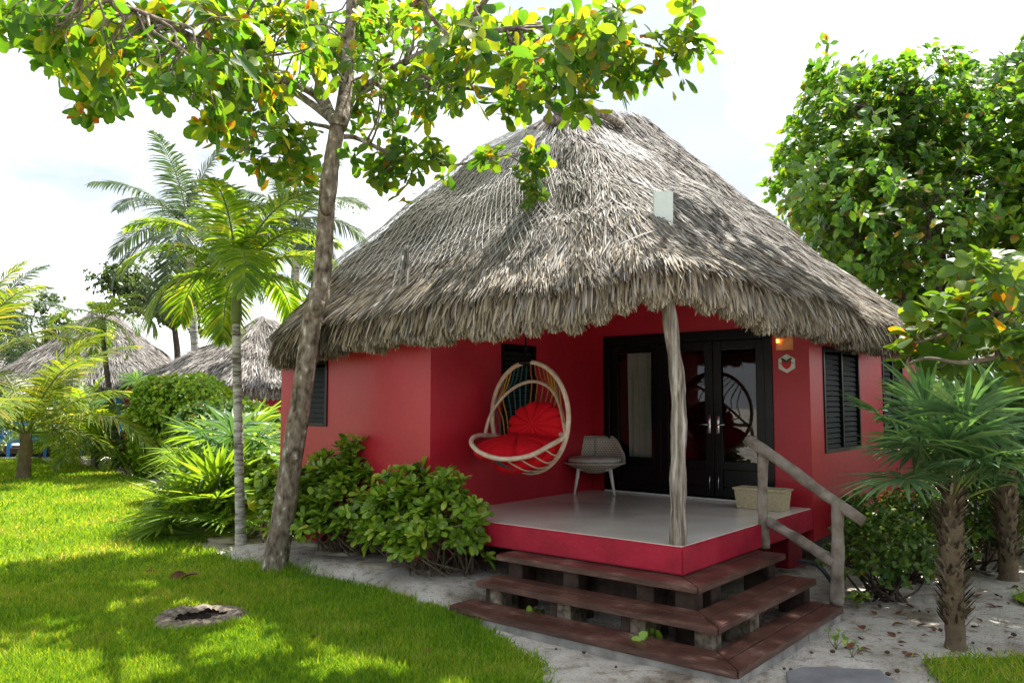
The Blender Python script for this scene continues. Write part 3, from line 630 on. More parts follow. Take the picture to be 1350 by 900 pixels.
def wall_lamp():
    t = thing('wall_lamp', 'small copper wall lamp glowing orange under the eave beside the doors', 'lamp', H(.286, PV, 2.63)); mb = MB()
    hbox(mb, (.18, .39), (PV-.012, PV-.001), (2.56, 2.80)); mb.build('back_plate', M['copper'], t, smooth=False)
    mb = MB(); hbox(mb, (.27, .39), (PV-.07, PV-.0125), (2.70, 2.80)); mb.build('shade', M['copper'], t, smooth=False)
    mb = MB(); tube(mb, [H(.352, PV-.045, 2.69), H(.352, PV-.045, 2.65)], .018, 10); mb.build('bulb', M['glow'], t)
wall_lamp()
# planter
def planter():
    c = gp(1022, 668, DK); c = H(.42, 2.72, DK)
    t = thing('planter_box', 'cream woven rectangular planter box on the porch floor by the handrail', 'planter', c); mb = MB()
    W_, D_, h = .58, .26, .24
    def ring(w_, d_, z): return [c+U*(-sx*w_/2)+Vv*(sy*d_/2)+ZZ*z for sx, sy in ((-1, -1), (1, -1), (1, 1), (-1, 1))]
    R = [ring(W_*.9, D_*.86, .004), ring(W_, D_, h), ring(W_-.05, D_-.05, h), ring(W_*.84, D_*.78, .05)]
    grid_add(mb, np.array(R), 0, True); mb.add(np.array(R[3]), [[0, 1, 2, 3]]); mb.add(np.array(R[0]), [[3, 2, 1, 0]])
    mb.build('body', M['cream'], t, smooth=False)
    mb = MB()
    r = ring(W_+.012, D_+.012, h-.012); tube(mb, r+[r[0]], .014, 6, False); mb.build('rim', M['cream'], t)
planter()
# woven chair
def chair():
    c = gp(785, 651, DK)+np.array([0, .1, 0])
    t = thing('armchair', 'grey woven low armchair with grey cushion and white legs on the porch', 'chair', c)
    F_ = nrm(np.array([-.12, -1, 0.])); R_ = np.array([F_[1]*-1, F_[0], 0]); R_ = -R_ if R_[0] < 0 else R_
    def L(x, y, z): return c+R_*x+F_*y+ZZ*z        # y forward
    # shell: lofted rim curve from back top down to the bowl
    mb = MB(); rows = []; n = 41
    for k in range(12):
        f = k/11; row = []
        for j in range(n):
            a = -math.pi*.5+TAU*j/(n-1)-math.pi*.5          # start at back
            a = math.pi*1.5+TAU*(j/(n-1)-.5)+math.pi        # 
            ca, sa = math.cos(a), math.sin(a)
            back = max(0., -sa)**.8; 
            rim_z = .405+.33*min(1, back*1.35); rx = .40-.06*back*(1 if back > .3 else 0); ry = .36
            ztop = rim_z
            x = rx*ca*(1-.0*back); y = ry*sa-.05*back
            # f from rim (0) to bowl centre (1)
            if f < .6:
                q = f/.6; z = ztop+(.375-ztop)*q; k2 = 1-.10*q-.14*q*back
            else:
                q = (f-.6)/.4; z = .375-.115*math.sin(q*math.pi/2); k2 = (.9-.14*back)*(1-q)
            # flatten the rear so the back is nearly straight
            if y < -.28: y = -.28-(abs(y)-.28)*.45
            row.append(L(x*k2, y*k2, z))
        rows.append(row)
    grid_add(mb, np.array(rows))
    o = mb.build('shell', M['wicker'], t); sm = o.modifiers.new('solid', 'SOLIDIFY'); sm.thickness = .018
    mb = MB(); tube(mb, rows[0], .014, 8, False); mb.build('rim', M['wicker'], t)
    mb = MB(); rr = []
    for f in np.linspace(0, 1, 11):
        row = []
        for j in range(36):
            a = TAU*j/36; ca, sa = math.cos(a), math.sin(a); k2 = math.sin(f*math.pi)**.55 if 0 < f < 1 else .02
            z = .385+.055*(1-math.cos(f*math.pi))/2*2+.006*math.cos(12*a)*math.sin(f*math.pi)
            row.append(L(.355*ca*k2, .02+.30*sa*k2, z))
        rr.append(row)
    grid_add(mb, np.array(rr), 0, True); mb.build('seat_cushion', M['cushgrey'], t)
    for sx in (-1, 1):
        for sy in (-1, 1):
            mb = MB(); tube(mb, [L(sx*.21, sy*.17+.0, .33), L(sx*.235, sy*.2, .16), L(sx*.262, sy*.235, 0)], [.024, .021, .014], 10); mb.build('leg', M['white'], t)
    for sy in (1, -1): mb = MB(); tube(mb, [L(-.22, sy*.17, .325), L(.22, sy*.17, .325)], .012, 6); mb.build('seat_bar', M['white'], t)
chair()
# hanging rattan chair
def hanging_chair():
    c = at(697, 549, 9.05)
    t = thing('hanging_chair', 'round rattan hanging chair with coloured strands and plump red cushions', 'hanging chair', c)
    sx = 9.05/FPX
    def q(px, py, d): return np.array([(px-697)*sx, d, -(py-549)*sx])+c
    # main hoop
    ph = np.linspace(0, TAU, 73)[:-1]
    hoop = np.array([q(697+49*math.cos(a), 549.5-72*math.sin(a), -.42*math.cos(a)) for a in ph])
    mb = MB(); tube(mb, np.concatenate([hoop, hoop[:2]]), .027, 10, False); mb.build('hoop', M['rattan'], t)
    arch_k = [q(638, 577, .12), q(646, 548, .22), q(662, 524, .33), q(684, 507, .38), q(707, 502, .36), q(727, 512, .25), q(738, 535, .0), q(743, 572, -.36)]
    arch = spline(arch_k, 60); mb = MB(); tube(mb, arch, .02, 10); mb.build('back_arch', M['rattan'], t)
    rim_k = [q(743, 573, -.37), q(722, 583, -.52), q(696, 595, -.62), q(664, 599, -.6), q(638, 593, -.5), q(624, 583, -.3), q(626, 575, -.1), q(640, 574, .14), q(664, 578, .34), q(690, 576, .42), q(715, 572, .3), q(735, 571, -.05), q(743, 573, -.37)]
    rim = spline(rim_k, 110); mb = MB(); tube(mb, rim, .026, 10, False); mb.build('seat_rim', M['rattan'], t)
    # strands from hoop top over arch
    cols = ['rope_grey', 'rope_yellow', 'rope_yellow', 'rope_teal', 'rope_teal', 'rope_teal', 'rope_teal', 'rope_orange', 'rope_orange', 'rope_orange', 'rope_orange', 'rope_yellow', 'rope_yellow', 'rope_yellow', 'rope_grey', 'rope_orange']
    m = len(cols)
    for i, cn in enumerate(cols):
        f = i/(m-1); a = math.radians(128-88*f); A = q(697+49*math.cos(a), 549.5-72*math.sin(a), -.42*math.cos(a))
        B = arch[int(12+44*f)]
        Cc = q(660+78*f, 575+4*math.sin(f*3.1), .40-.45*max(0, f-.5))
        mid = (A+B)/2+np.array([0, .06, -.03])
        mb = MB(); tube(mb, spline([A, mid, B, (B*.5+Cc*.5)+np.array([.04*(1-f)-.02, .07, 0]), Cc], 22), .0085, 6); mb.build('strand', M[cn], t)
    low = ['rope_grey', 'rope_teal', 'rope_grey', 'rope_teal', 'rope_cream', 'rope_cream', 'rope_cream', 'rope_cream']
    for i, cn in enumerate(low):
        f = (i+.7)/(len(low)+.6); A = rim[int(52-44*f)] ; a = math.radians(-128+103*f)
        B = q(697+49*math.cos(a), 549.5-72*math.sin(a), -.42*math.cos(a)); mid = (A+B)/2+np.array([0.02, -.08, -.05])
        mb = MB(); tube(mb, spline([A, mid, B], 14), .0085, 6); mb.build('strand', M[cn], t)
    # cushions
    def pillow(name, ctr, ax, rad, pleats, amp, start=0.):
        mb = MB(); rows = []
        for f in np.linspace(0, 1, 25):
            row = []
            for j in range(96):
                a = TAU*j/96; k2 = max(.001, math.sin(f*math.pi))**.7; hgt = -math.cos(f*math.pi)
                pl = 1-amp*max(0., math.cos(pleats*a+start))**6
                row.append(ctr+ax[0]*(rad[0]*math.cos(a)*k2*pl)+ax[1]*(rad[1]*math.sin(a)*k2*pl)+ax[2]*(rad[2]*hgt*(pl**1.5)))
            rows.append(row)
        grid_add(mb, np.array(rows), 0, True); return mb.build(name, M['cushred'], t)
    n = nrm(np.array([-.55, -.75, .25])); x_ = nrm(np.cross(n, ZZ)); y_ = np.cross(x_, n)
    if y_[2] < 0: y_ = -y_
    pillow('back_cushion', q(708, 563, .12), [x_, y_, n], (.40, .30, .11), 12, .16)
    # pleated fan on the back cushion face
    n2 = nrm(np.array([-.1, -.18, 1.])); x2 = nrm(np.cross(n2, np.array([0, 1., 0]))); y2 = np.cross(n2, x2)
    pillow('seat_cushion', q(683, 588, -.10), [x2, y2, n2], (.50, .42, .12), 8, .13, .5)
    n3 = nrm(np.array([-.3, -.2, 1.])); x3 = nrm(np.cross(n3, np.array([0, 1., 0]))); y3 = np.cross(n3, x3)
    pillow('under_cushion', q(696, 599, -.06), [x3, y3, n3], (.40, .38, .13), 8, .06, .2)
    # hook and cord up to the roof
    mb = MB(); top = q(693.5, 477, .0); tube(mb, [top+np.array([0, 0, -.05]), top+np.array([0, 0, .75]), top+np.array([0, 0, 1.05])], .012, 8); mb.build('cord', M['black'], t)
    mb = MB(); tube(mb, [top+np.array([-.07, .03, .005]), top+np.array([0, 0, -.012]), top+np.array([.07, -.03, .002])], .033, 8); mb.build('binding', M['black'], t)
hanging_chair()
# white panel on the thatch
def roof_panel():
    c = at(874, 276, 7.72)
    t = thing('panel_box', 'pale grey rectangular plastic box mounted on the thatched roof slope', 'panel', c)
    f = nrm(np.array([.02, -1, -.08])); r = nrm(np.cross(f, ZZ)); r = r if r[0] > 0 else -r; up = np.cross(r, f); up = up if up[2] > 0 else -up
    mb = MB(); box(mb, c, (.19, .05, .35), [r, f, up], .006, 0, 2); mb.build('casing', M['panelgrey'], t, smooth=False)
    mb = MB(); box(mb, c+f*.026-up*.085, (.03, .004, .006), [r, f, up], .001); mb.build('latch', M['slate'], t, smooth=False)
    mb = MB(); box(mb, c-f*.1-up*.03, (.05, .2, .05), [r, f, up], .004); mb.build('bracket', M['dark'], t, smooth=False)
roof_panel()
# ------------------------------------------------------------------ steps
steps = thing('porch_steps', 'brown stained corner steps with mitred boards wrapping the porch corner', 'steps', H(-.6, -.6, 0))
def tread(d, w_, z, th_, lu, lv):
    # two mitred boards along both arms, outer offset d, inner offset d-w
    i = d-w_; g = .002; m = d-w_*.52
    for arm in (0, 1):
        mb = MB()
        for o_, i_ in ((d, m+.003), (m-.003, i)):
            e_ = rng.normal(0, .008); dz = rng.normal(0, .0025)
            poly = [(-o_+g, -o_), (lu+e_, -o_), (lu+e_, -i_), (-i_+g, -i_)] if arm == 0 else [(-o_, -o_+g), (-i_, -i_+g), (-i_, lv+e_), (-o_, lv+e_)]
            prism(mb, [H(u, v, z-th_+dz) for u, v in poly], ZZ*th_, 0, .007)
        mb.build('tread', M['deck'], steps, smooth=False)
tread(.275, .42, .485, .055, 1.86, 1.56)
tread(.60, .34, .30, .055, 1.82, 1.48)
tread(.87, .31, .115, .06, 1.90, 1.37)
def blk(u, v, z, m_, name='support_block'):
    mb = MB(); hbox(mb, u, v, z, .008); mb.build(name, m_, steps, smooth=False)
# plinth blocks under the lowest board (right arm) and thin footing left
for k in range(4):
    v0 = .55+k*.2; blk((-.855, -.60), (v0, v0+.195), (-.05, .053), M['slab'])
blk((-.855, 1.85), (-.85, -.62), (-.06, .052), M['slab'], 'footing'); blk((-.85, -.62), (-.61, .54), (-.06, .052), M['slab'], 'footing')
for u in (1.62, .85, .12): blk((u-.07, u+.07), (-.55, -.30), (-.05, .243), M['roughslab'])
for u in (1.72, .97, .25): blk((u-.05, u+.05), (-.52, -.30), (-.05, .243), M['darkwood'], 'timber_support')
blk((-.55, -.32), (.1, .26), (-.05, .243), M['roughslab']); blk((-.52, -.30), (.30, .38), (-.05, .243), M['darkwood'], 'timber_support'); blk((-.55, -.3), (1.3, 1.44), (-.05, .243), M['darkwood'], 'timber_support')
blk((-.50, -.34), (-.48, -.34), (-.05, .243), M['roughslab'])
for u in (1.7, 1.05, .28): blk((u-.11, u+.06), (-.2, .05), (-.05, .428), M['darkwood'], 'timber_support')
for v in (.22, 1.42): blk((-.2, .05), (v-.1, v+.08), (-.05, .428), M['darkwood'], 'timber_support')
blk((-.19, -.02), (-.19, -.02), (-.05, .428), M['darkwood'], 'timber_support')
blk((-.03, 1.6), (.02, .06), (.2, .42), M['darkwood'], 'riser')
# log handrail
def handrail():
    f1 = gp(1008, 724, .485)+0; f1 = H(-.12, 1.40, .485)
    f1 = gp(1008, 722, .485); f2 = gp(1103, 796, .115)
    t = thing('handrail', 'weathered grey log handrail sloping beside the porch steps', 'handrail', f2)
    def log(name, pts, r, m_):
        mb = MB(); P = spline(pts, 24); tube(mb, P, np.linspace(r[0], r[1], 24)*(1+.06*np.sin(np.arange(24)*.7)), 14, True, 0, .03); return mb.build(name, m_, t)
    t1 = at(1006, 598, f1[1]); t2 = at(1104, 658, f2[1])
    a = at(986, 579, f1[1]+.15); b = at(1137, 686, f2[1]-.18)
    log('rail', [a, a*.66+b*.34+ZZ*.01, a*.33+b*.67-ZZ*.006, b], (.058, .05), M['railwood'])
    log('lower_rail', [at(1013, 687, f1[1]-.03), at(1055, 712, f1[1]*.5+f2[1]*.5), at(1101, 742, f2[1]-.0)], (.048, .055), M['railwood'])
    log('post', [f1, f1*.5+t1*.5+np.array([-.012, 0, 0]), t1], (.052, .05), M['railwood'])
    log('post', [f2, f2*.5+t2*.5+np.array([.006, 0, 0]), t2], (.062, .052), M['railwood'])
handrail()
hb = MB(); tube(hb, spline([at(1052, 738, 8.2), at(1072, 742, 8.1), at(1088, 755, 8.), gp(1108, 790)+ZZ*.03], 24), .022, 8); tag(hb.build('hose', M['hose'], base=gp(1100, 790)), 'dark curved hose running from under the hut behind the handrail', 'hose')

# ------------------------------------------------------------------ vegetation helpers
def twig(mb, a, b, r0, r1, sag=.12, n=6, seg=9):
    a = np.asarray(a); b = np.asarray(b); d = np.linalg.norm(b-a); m1 = a*.65+b*.35+rng.normal(0, sag*d*.6, 3); m2 = a*.3+b*.7+rng.normal(0, sag*d*.6, 3)
    P = spline([a, m1, m2, b], seg); tube(mb, P, np.linspace(r0, r1, seg), n, True); return P
def ellipsoid_pts(n, c, r, shell=.5):
    d = rdir(n); k = rng.uniform(shell, 1, n)[:, None]; return np.asarray(c)+d*k*np.asarray(r)
# ---- the tropical almond over the lawn
TB = gp(362, 757); TY = TB[1]
alm = thing('almond_tree', 'leaning almond tree on the lawn with its broad yellow-green canopy over the hut', 'tree', TB)
tr = MB()
tk = [(360, 764, .0), (362, 748, .0), (370, 700, .02), (384, 610, .03), (398, 520, .0), (412, 420, -.02), (419, 395, -.02), (425, 360, 0), (431, 270, .05), (437, 215, .05), (445, 168, .05)]
tp = spline([at(x, y, TY+d) for x, y, d in tk], 70); f_ = np.linspace(0, 1, 70)
tr_r = np.interp(f_, [0, .06, .12, .3, .55, .62, .66, .8, .84, .88, 1], [.22, .17, .145, .122, .11, .13, .108, .095, .107, .092, .088])
tube(tr, tp, tr_r, 20, True, 0, .035)
for (px, py, d, r) in ((417, 404, -.09, .10), (431, 272, -.07, .08), (388, 600, -.1, .07)):
    c = at(px, py, TY+d); th = np.linspace(0, math.pi, 9)
    rows = np.array([[c+r*np.array([math.sin(a)*math.cos(b), math.sin(a)*math.sin(b), 1.4*math.cos(a)])*rng.uniform(.9, 1.1) for b in np.linspace(0, TAU, 13)[:-1]] for a in th]); grid_add(tr, rows, 0, True)
def dsh(x, y):
    k = min(1., max(0., (185-y)/70))
    return -.55*max(0, (330-x)/330)*k+2.1*math.exp(-((x-455)/100)**2)*k-1.8*min(1., max(0., (x-530)/90))*k
LIMBS = [
 ([(445, 170, 0), (425, 135, -.1), (404, 118, -.25), (352, 98, -.8), (300, 75, -1.5), (252, 48, -2.1), (190, 18, -2.6), (110, -10, -3)], .068, .014),
 ([(440, 160, 0), (412, 138, .1), (380, 118, .2), (338, 108, .2), (290, 92, .0), (242, 92, -.3), (204, 115, -.6), (150, 104, -1.), (118, 112, -1.2)], .058, .010),
 ([(445, 170, 0), (430, 130, .05), (418, 108, 0), (400, 70, -.2), (386, 30, -.4), (370, -20, -.6)], .05, .014),
 ([(448, 165, 0), (455, 120, .25), (458, 80, .4), (462, 30, .5), (466, -60, .6), (470, -170, .6)], .095, .05),
 ([(450, 168, 0), (466, 125, -.1), (496, 106, -.2), (534, 82, -.3), (585, 56, -.4), (625, 20, -.5), (660, -30, -.6)], .075, .022),
 ([(534, 82, -.3), (600, 58, -.5), (660, 40, -.4), (720, 38, -.1), (790, 48, .2), (842, 57, .3), (888, 70, .3), (932, 64, .3)], .036, .006),
 ([(462, 132, .1), (500, 112, .3), (560, 112, .5), (620, 116, .6), (690, 124, .6), (730, 118, .5), (772, 104, .4), (815, 88, .3)], .044, .008),
 ([(450, 180, 0), (470, 182, .05), (500, 196, .1), (540, 212, .1), (590, 218, .0), (632, 212, -.3), (668, 205, -.5)], .034, .007),
 ([(444, 172, 0), (425, 166, .2), (400, 165, .4), (385, 190, .6), (378, 215, .7)], .03, .01),
 ([(466, 125, -.1), (462, 70, -.3), (480, 20, -.6), (500, -60, -.9)], .042, .016),
 ([(455, 120, .25), (440, 60, .9), (400, -20, 1.6), (330, -120, 2.2)], .05, .015), ([(458, 80, .4), (540, 10, 1.1), (640, -70, 1.7)], .05, .015)]
LPTS = []
for pts, r0, r1 in LIMBS:
    P = spline([at(x, y, TY+d+dsh(x, y)*(0 if r0 > .09 else 1)) for x, y, d in pts], 34); tube(tr, P, np.linspace(r0, r1, 34)**1., 8, True, 0, .02)
    k0 = 8
    for p, r in zip(P[k0:], np.linspace(r0, r1, 34)[k0:]): LPTS.append((p, r))
LP_ = np.array([p for p, r in LPTS]); LR_ = np.array([r for p, r in LPTS])
# leafy zones: px centre, radii, depth offset range, number of rosettes
ZONES = [(45, 18, 60, 26, -3.1, -1.6, 12), (125, 50, 70, 42, -2.9, -1., 20), (120, 98, 62, 26, -2.4, -.6, 10), (128, 140, 24, 18, -1.8, -1.3, 4), (72, 40, 55, 30, -3, -1.4, 8),
 (235, 45, 90, 50, -2.9, -.6, 30), (250, 100, 85, 32, -2.4, -.3, 20), (268, 152, 26, 18, -2.0, -1.4, 5), (300, 128, 55, 20, -1.6, .3, 10), (345, 150, 60, 34, -.9, .7, 16), (330, 208, 30, 17, .2, .7, 5),
 (392, 228, 26, 22, .4, 1.0, 7), (395, 190, 35, 28, .3, 1.0, 8), (350, 60, 95, 60, -2.2, .8, 32), (440, 40, 80, 50, -1.5, 1.3, 22), (530, 45, 80, 50, -1.4, 1.2, 24), (560, 120, 70, 38, -.4, .9, 17), (485, 150, 50, 35, .0, 1.0, 10),
 (500, 208, 42, 26, -.1, .6, 9), (560, 208, 30, 16, -.2, .5, 5), (515, 230, 25, 12, 0, .5, 4), (625, 60, 80, 42, -1.2, 1.0, 21), (640, 122, 70, 22, .2, 1.0, 10), (715, 60, 70, 45, -.8, .9, 19), (735, 112, 60, 26, .1, .8, 9), (800, 55, 50, 42, -.3, .7, 12),
 (790, 108, 50, 24, .2, .6, 7), (858, 62, 45, 32, .0, .6, 7), (905, 60, 30, 25, .1, .5, 3), (932, 66, 10, 8, .25, .35, 1), (856, 110, 18, 10, .2, .4, 1), (905, 20, 14, 8, .2, .4, 1), (757, 148, 7, 6, .3, .4, 1), (640, 208, 22, 10, -.4, -.1, 2), (690, 205, 18, 14, -.6, -.4, 3), (700, 230, 10, 10, -.6, -.4, 2)]
tips = []
for cx, cy, rx, ry, d0, d1, n in ZONES:
    dd_ = dsh(cx, cy); d0 += dd_; d1 += dd_; n = int(n*(1.4 if 300 < cx < 580 and cy < 130 else 1.05)+.5)
    for _ in range(n):
        a = rng.uniform(0, TAU); q = math.sqrt(rng.uniform(0, 1)); tips.append(at(cx+rx*q*math.cos(a), cy+ry*q*math.sin(a), TY+rng.uniform(d0, d1)))
hi = ellipsoid_pts(600, (-1.9, 8.9, 7.6), (4.4, 3.2, 1.5), .1); ppx, ppy, _ = project(hi); hi = hi[(ppy < -14)][:14]
tips = np.concatenate([np.array(tips), hi])
axes = []
for T in tips:
    d = np.linalg.norm(LP_-T, axis=1)-.15*(LP_[:, 2] < T[2]); i = int(np.argmin(d)); a = LP_[i]
    dd = np.linalg.norm(T-a)
    P = twig(tr, a, T, min(LR_[i]*.7, .008+.012*dd), .005, .13, 5); axes.append(nrm(nrm(P[-1]-P[-3])*.8+np.array([0, 0, .5])+rng.normal(0, .35, 3)))
tr.build('trunk', M['bark'], alm)
cr_ = MB(); axes = np.array(axes)
rosettes(cr_, tips, axes, 9, .215, .056, T_ALMOND, (45, 115), .18, .2, .12, .03)
sub = rng.uniform(0, 1, len(tips)) < .55
rosettes(cr_, tips[sub]+rng.normal(0, .12, (sub.sum(), 3)), axes[sub], 5, .19, .052, T_ALMOND, (50, 130), .18, .2, .15, .04)
cr_.build('crown', M['almond'], alm)
# ---- generic broadleaf tree
def leafy_tree(name, label, base, height, crown_c, crown_r, ntips, per, L, W, mat, limbs=9, tr_r=.18, group=None, cat='tree', tpl=T_OVAL3, filt=None, shell=.35, clumps=None, bark='dark'):
    t = thing(name, label, cat, base, group); tb = MB(); base = np.asarray(base, float); cc = np.asarray(crown_c, float); cr = np.asarray(crown_r, float)
    fork = base*.35+cc*.65; fork[2] = base[2]+(cc[2]-cr[2]*.55-base[2])*.9; fork[:2] = base[:2]*.7+cc[:2]*.3
    P = twig(tb, base-ZZ*.05, fork, tr_r, tr_r*.6, .04, 10, 14)
    pts = [fork]; rr = [tr_r*.5]
    for k in range(limbs):
        e = ellipsoid_pts(1, cc, cr*.72, .75)[0]; Q = twig(tb, fork+rng.normal(0, .05, 3), e, tr_r*.42, tr_r*.08, .12, 6, 12)
        pts += list(Q[3:]); rr += list(np.linspace(tr_r*.35, tr_r*.08, 9))
    pts = np.array(pts); rr = np.array(rr)
    if clumps:      # crown made of separate puffs so that the outline is uneven
        pc = ellipsoid_pts(clumps, cc, cr*.84, .45); k = rng.integers(0, clumps, ntips*2); T = pc[k]+rdir(ntips*2)*(rng.uniform(.2, 1, (ntips*2, 1))**.6)*cr.min()*.34
    else: T = ellipsoid_pts(ntips*2, cc, cr, shell)
    if filt is not None: T = T[filt(T)]
    T = T[:ntips]; ax = np.empty_like(T)
    for i, p in enumerate(T):
        j = int(np.argmin(np.linalg.norm(pts-p, axis=1))); ax[i] = p-pts[j]
        if i % 3 == 0: tube(tb, np.array([pts[j], (pts[j]+p)/2+rng.normal(0, .04, 3), p]), [min(rr[j]*.5, .02), .01, .005], 4, False)
    tb.build('trunk', M[bark], t); lm = MB(); rosettes(lm, T, nrm(nrm(ax)+np.array([0, 0, .6])+rng.normal(0, .4, ax.shape)), per, L, W, tpl, (35, 110), .15, .2, .1, .06)
    lm.build('crown', M[mat], t); return t
# big sea almond behind the hut, camera right
def keep_big(T):
    x, y, w_ = project(T); return (x > 968) & (y > 66+np.clip(1092-x, 0, 200)*1.75+18*np.sin(x*.045))
leafy_tree('broadleaf_tree', 'big dense green tree rising behind the right end of the thatched roof', gp(1175, 600, 0)*0+np.array([8.6, 17.2, 0]), 9, (9.5, 16.8, 6.0), (5.5, 3.8, 4.2), 4300, 10, .215, .068, 'bigtree', 16, .26, None, 'tree', T_OVAL3, keep_big, .3, 95)
# tree whose branch reaches in from the right edge
nt_ = thing('almond_tree', 'young almond branch with large pale green leaves reaching in from the right edge', 'tree', (7.0, 8.0, 0)); tb = MB()
tp2 = spline([(7.0, 8.0, -.05), (6.95, 8.05, 1.2), (7.05, 8.0, 2.2), (7.2, 8.1, 3.4), (7.4, 8.3, 4.6)], 20); tube(tb, tp2, np.linspace(.13, .07, 20), 10)
lim = [spline([tp2[9], at(1352, 415, 7.5), at(1300, 418, 7.3), at(1245, 440, 7.1), at(1205, 452, 7.0)], 26), spline([tp2[9], at(1350, 380, 7.4), at(1310, 362, 7.2), at(1288, 350, 7.1)], 22), spline([tp2[8], at(1352, 455, 7.3), at(1310, 470, 7.0), at(1265, 478, 6.9), at(1222, 472, 6.9), at(1190, 482, 6.9)], 24)]
for l_ in lim: tube(tb, l_, np.linspace(.035, .009, len(l_)), 7)
zz = [(1290, 350, 28, 14, 4), (1335, 355, 30, 20, 5), (1330, 395, 34, 22, 6), (1275, 402, 38, 22, 7), (1238, 425, 28, 18, 5), (1222, 452, 18, 10, 3), (1300, 442, 45, 18, 6), (1340, 450, 30, 30, 6), (1250, 470, 34, 10, 4), (1196, 480, 8, 6, 1), (1330, 490, 30, 20, 3)]
T = np.array([at(cx+rx*rng.uniform(-1, 1), cy+ry*rng.uniform(-1, 1), rng.uniform(6.8, 7.6)) for cx, cy, rx, ry, n in zz for _ in range(n)])
LL = np.concatenate(lim); 
up_ = ellipsoid_pts(400, (7.3, 8.8, 5.2), (2.3, 2.2, 2.0), .2); ux, uy, uw = project(up_); up_ = up_[ux > 1362][:170]
top_ = ellipsoid_pts(3500, (6.3, 10.1, 8.5), (3.3, 3.0, 1.3), .1); ux, uy, uw = project(top_); up_ = np.concatenate([up_, top_[((ux > 1370) | (uy < -48)) & (np.linalg.norm(top_[:, :2]-(top_[:, 2:]-2.9)/.866*SUN[:2]-np.array([4.15, 7.0]), axis=1) > .85)][:1100]])  # unseen upper canopy added to shade the sand, gap lets sun reach the branch
L3 = np.concatenate([LL, tp2[10:]]); axb = []
for k in range(40):
    e = up_[rng.integers(len(up_))]; st_ = tp2[rng.integers(10, 20)]; q_ = st_+(e-st_)*np.linspace(0, 1, 9)[:, None]; ux, uy, uw = project(q_)
    if ((ux > 1375) | (uy < -25)).all():
        Q = twig(tb, st_, e, .04, .012, .03, 6, 9); L3 = np.concatenate([L3, Q[2:]])
TA = np.concatenate([T, up_])
for k_, p in enumerate(TA):
    j = int(np.argmin(np.linalg.norm(L3-p, axis=1))); 
    if k_ < len(T) or ((project(np.stack([p, L3[j]]))[0] > 1365) | (project(np.stack([p, L3[j]]))[1] < -10)).all(): twig(tb, L3[j], p, .009, .004, .1, 4, 5)
    axb.append(nrm(p-L3[j])*.6+np.array([0, -.15, .75])+rng.normal(0, .3, 3))
tb.build('trunk', M['branch'], nt_); lm = MB(); rosettes(lm, TA, np.array(axb), 9, .23, .066, T_ALMOND, (35, 100), .2, .22, .1, .02); lm.build('crown', M['branchleaf'], nt_)
# distant trees behind the far huts
leafy_tree('broadleaf_tree', 'hazy rounded tree far behind the thatched roofs on the left', (-15.5, 37, 0), 9, (-16.0, 37, 7.2), (3.6, 3, 2.4), 900, 7, .22, .08, 'farleaf', 12, .2, None, 'tree', T_OVAL3, None, .3, 30)
leafy_tree('broadleaf_tree', 'low dark tree far off at the left edge behind the blue hut', (-24, 40, 0), 7, (-24, 40, 5.2), (4, 3, 2.3), 800, 7, .22, .08, 'farleaf', 10, .2, None, 'tree', T_OVAL3, None, .3, 26)
# far belt of greenery
fw = MB(); n = 5200; a = rng.uniform(-1, 1, n); xx = a*75; yy = 52+rng.uniform(0, 7, n); hh = 2.6+1.1*np.sin(xx*.23)+.6*np.sin(xx*.71)
T = np.stack([xx, yy, rng.uniform(.1, 1, n)**.7*hh], 1); rosettes(fw, T, np.broadcast_to(np.array([0, -.4, .8]), (n, 3)), 7, .6, .24, T_OVAL3, (30, 110), .1, .1, .1, .3)
tag(fw.build('far_foliage', M['farleaf']), 'far belt of soft green foliage beyond the huts', 'foliage', kind='stuff')
gb = MB(); n = 2600; T = np.stack([rng.uniform(-22, 20, n), rng.uniform(-12, -8, n), rng.uniform(.1, 1, n)**.8*4.6], 1); T[:, 2] *= .65+.35*np.abs(np.sin(T[:, 0]*.6)); rosettes(gb, T, np.broadcast_to(np.array([0, .4, .8]), (n, 3)), 7, .6, .22, T_OVAL3, (30, 110), .1, .1, .1, .3)
tag(gb.build('garden_foliage', M['shrub']), 'green garden foliage facing the hut across the sand', 'foliage', kind='stuff')
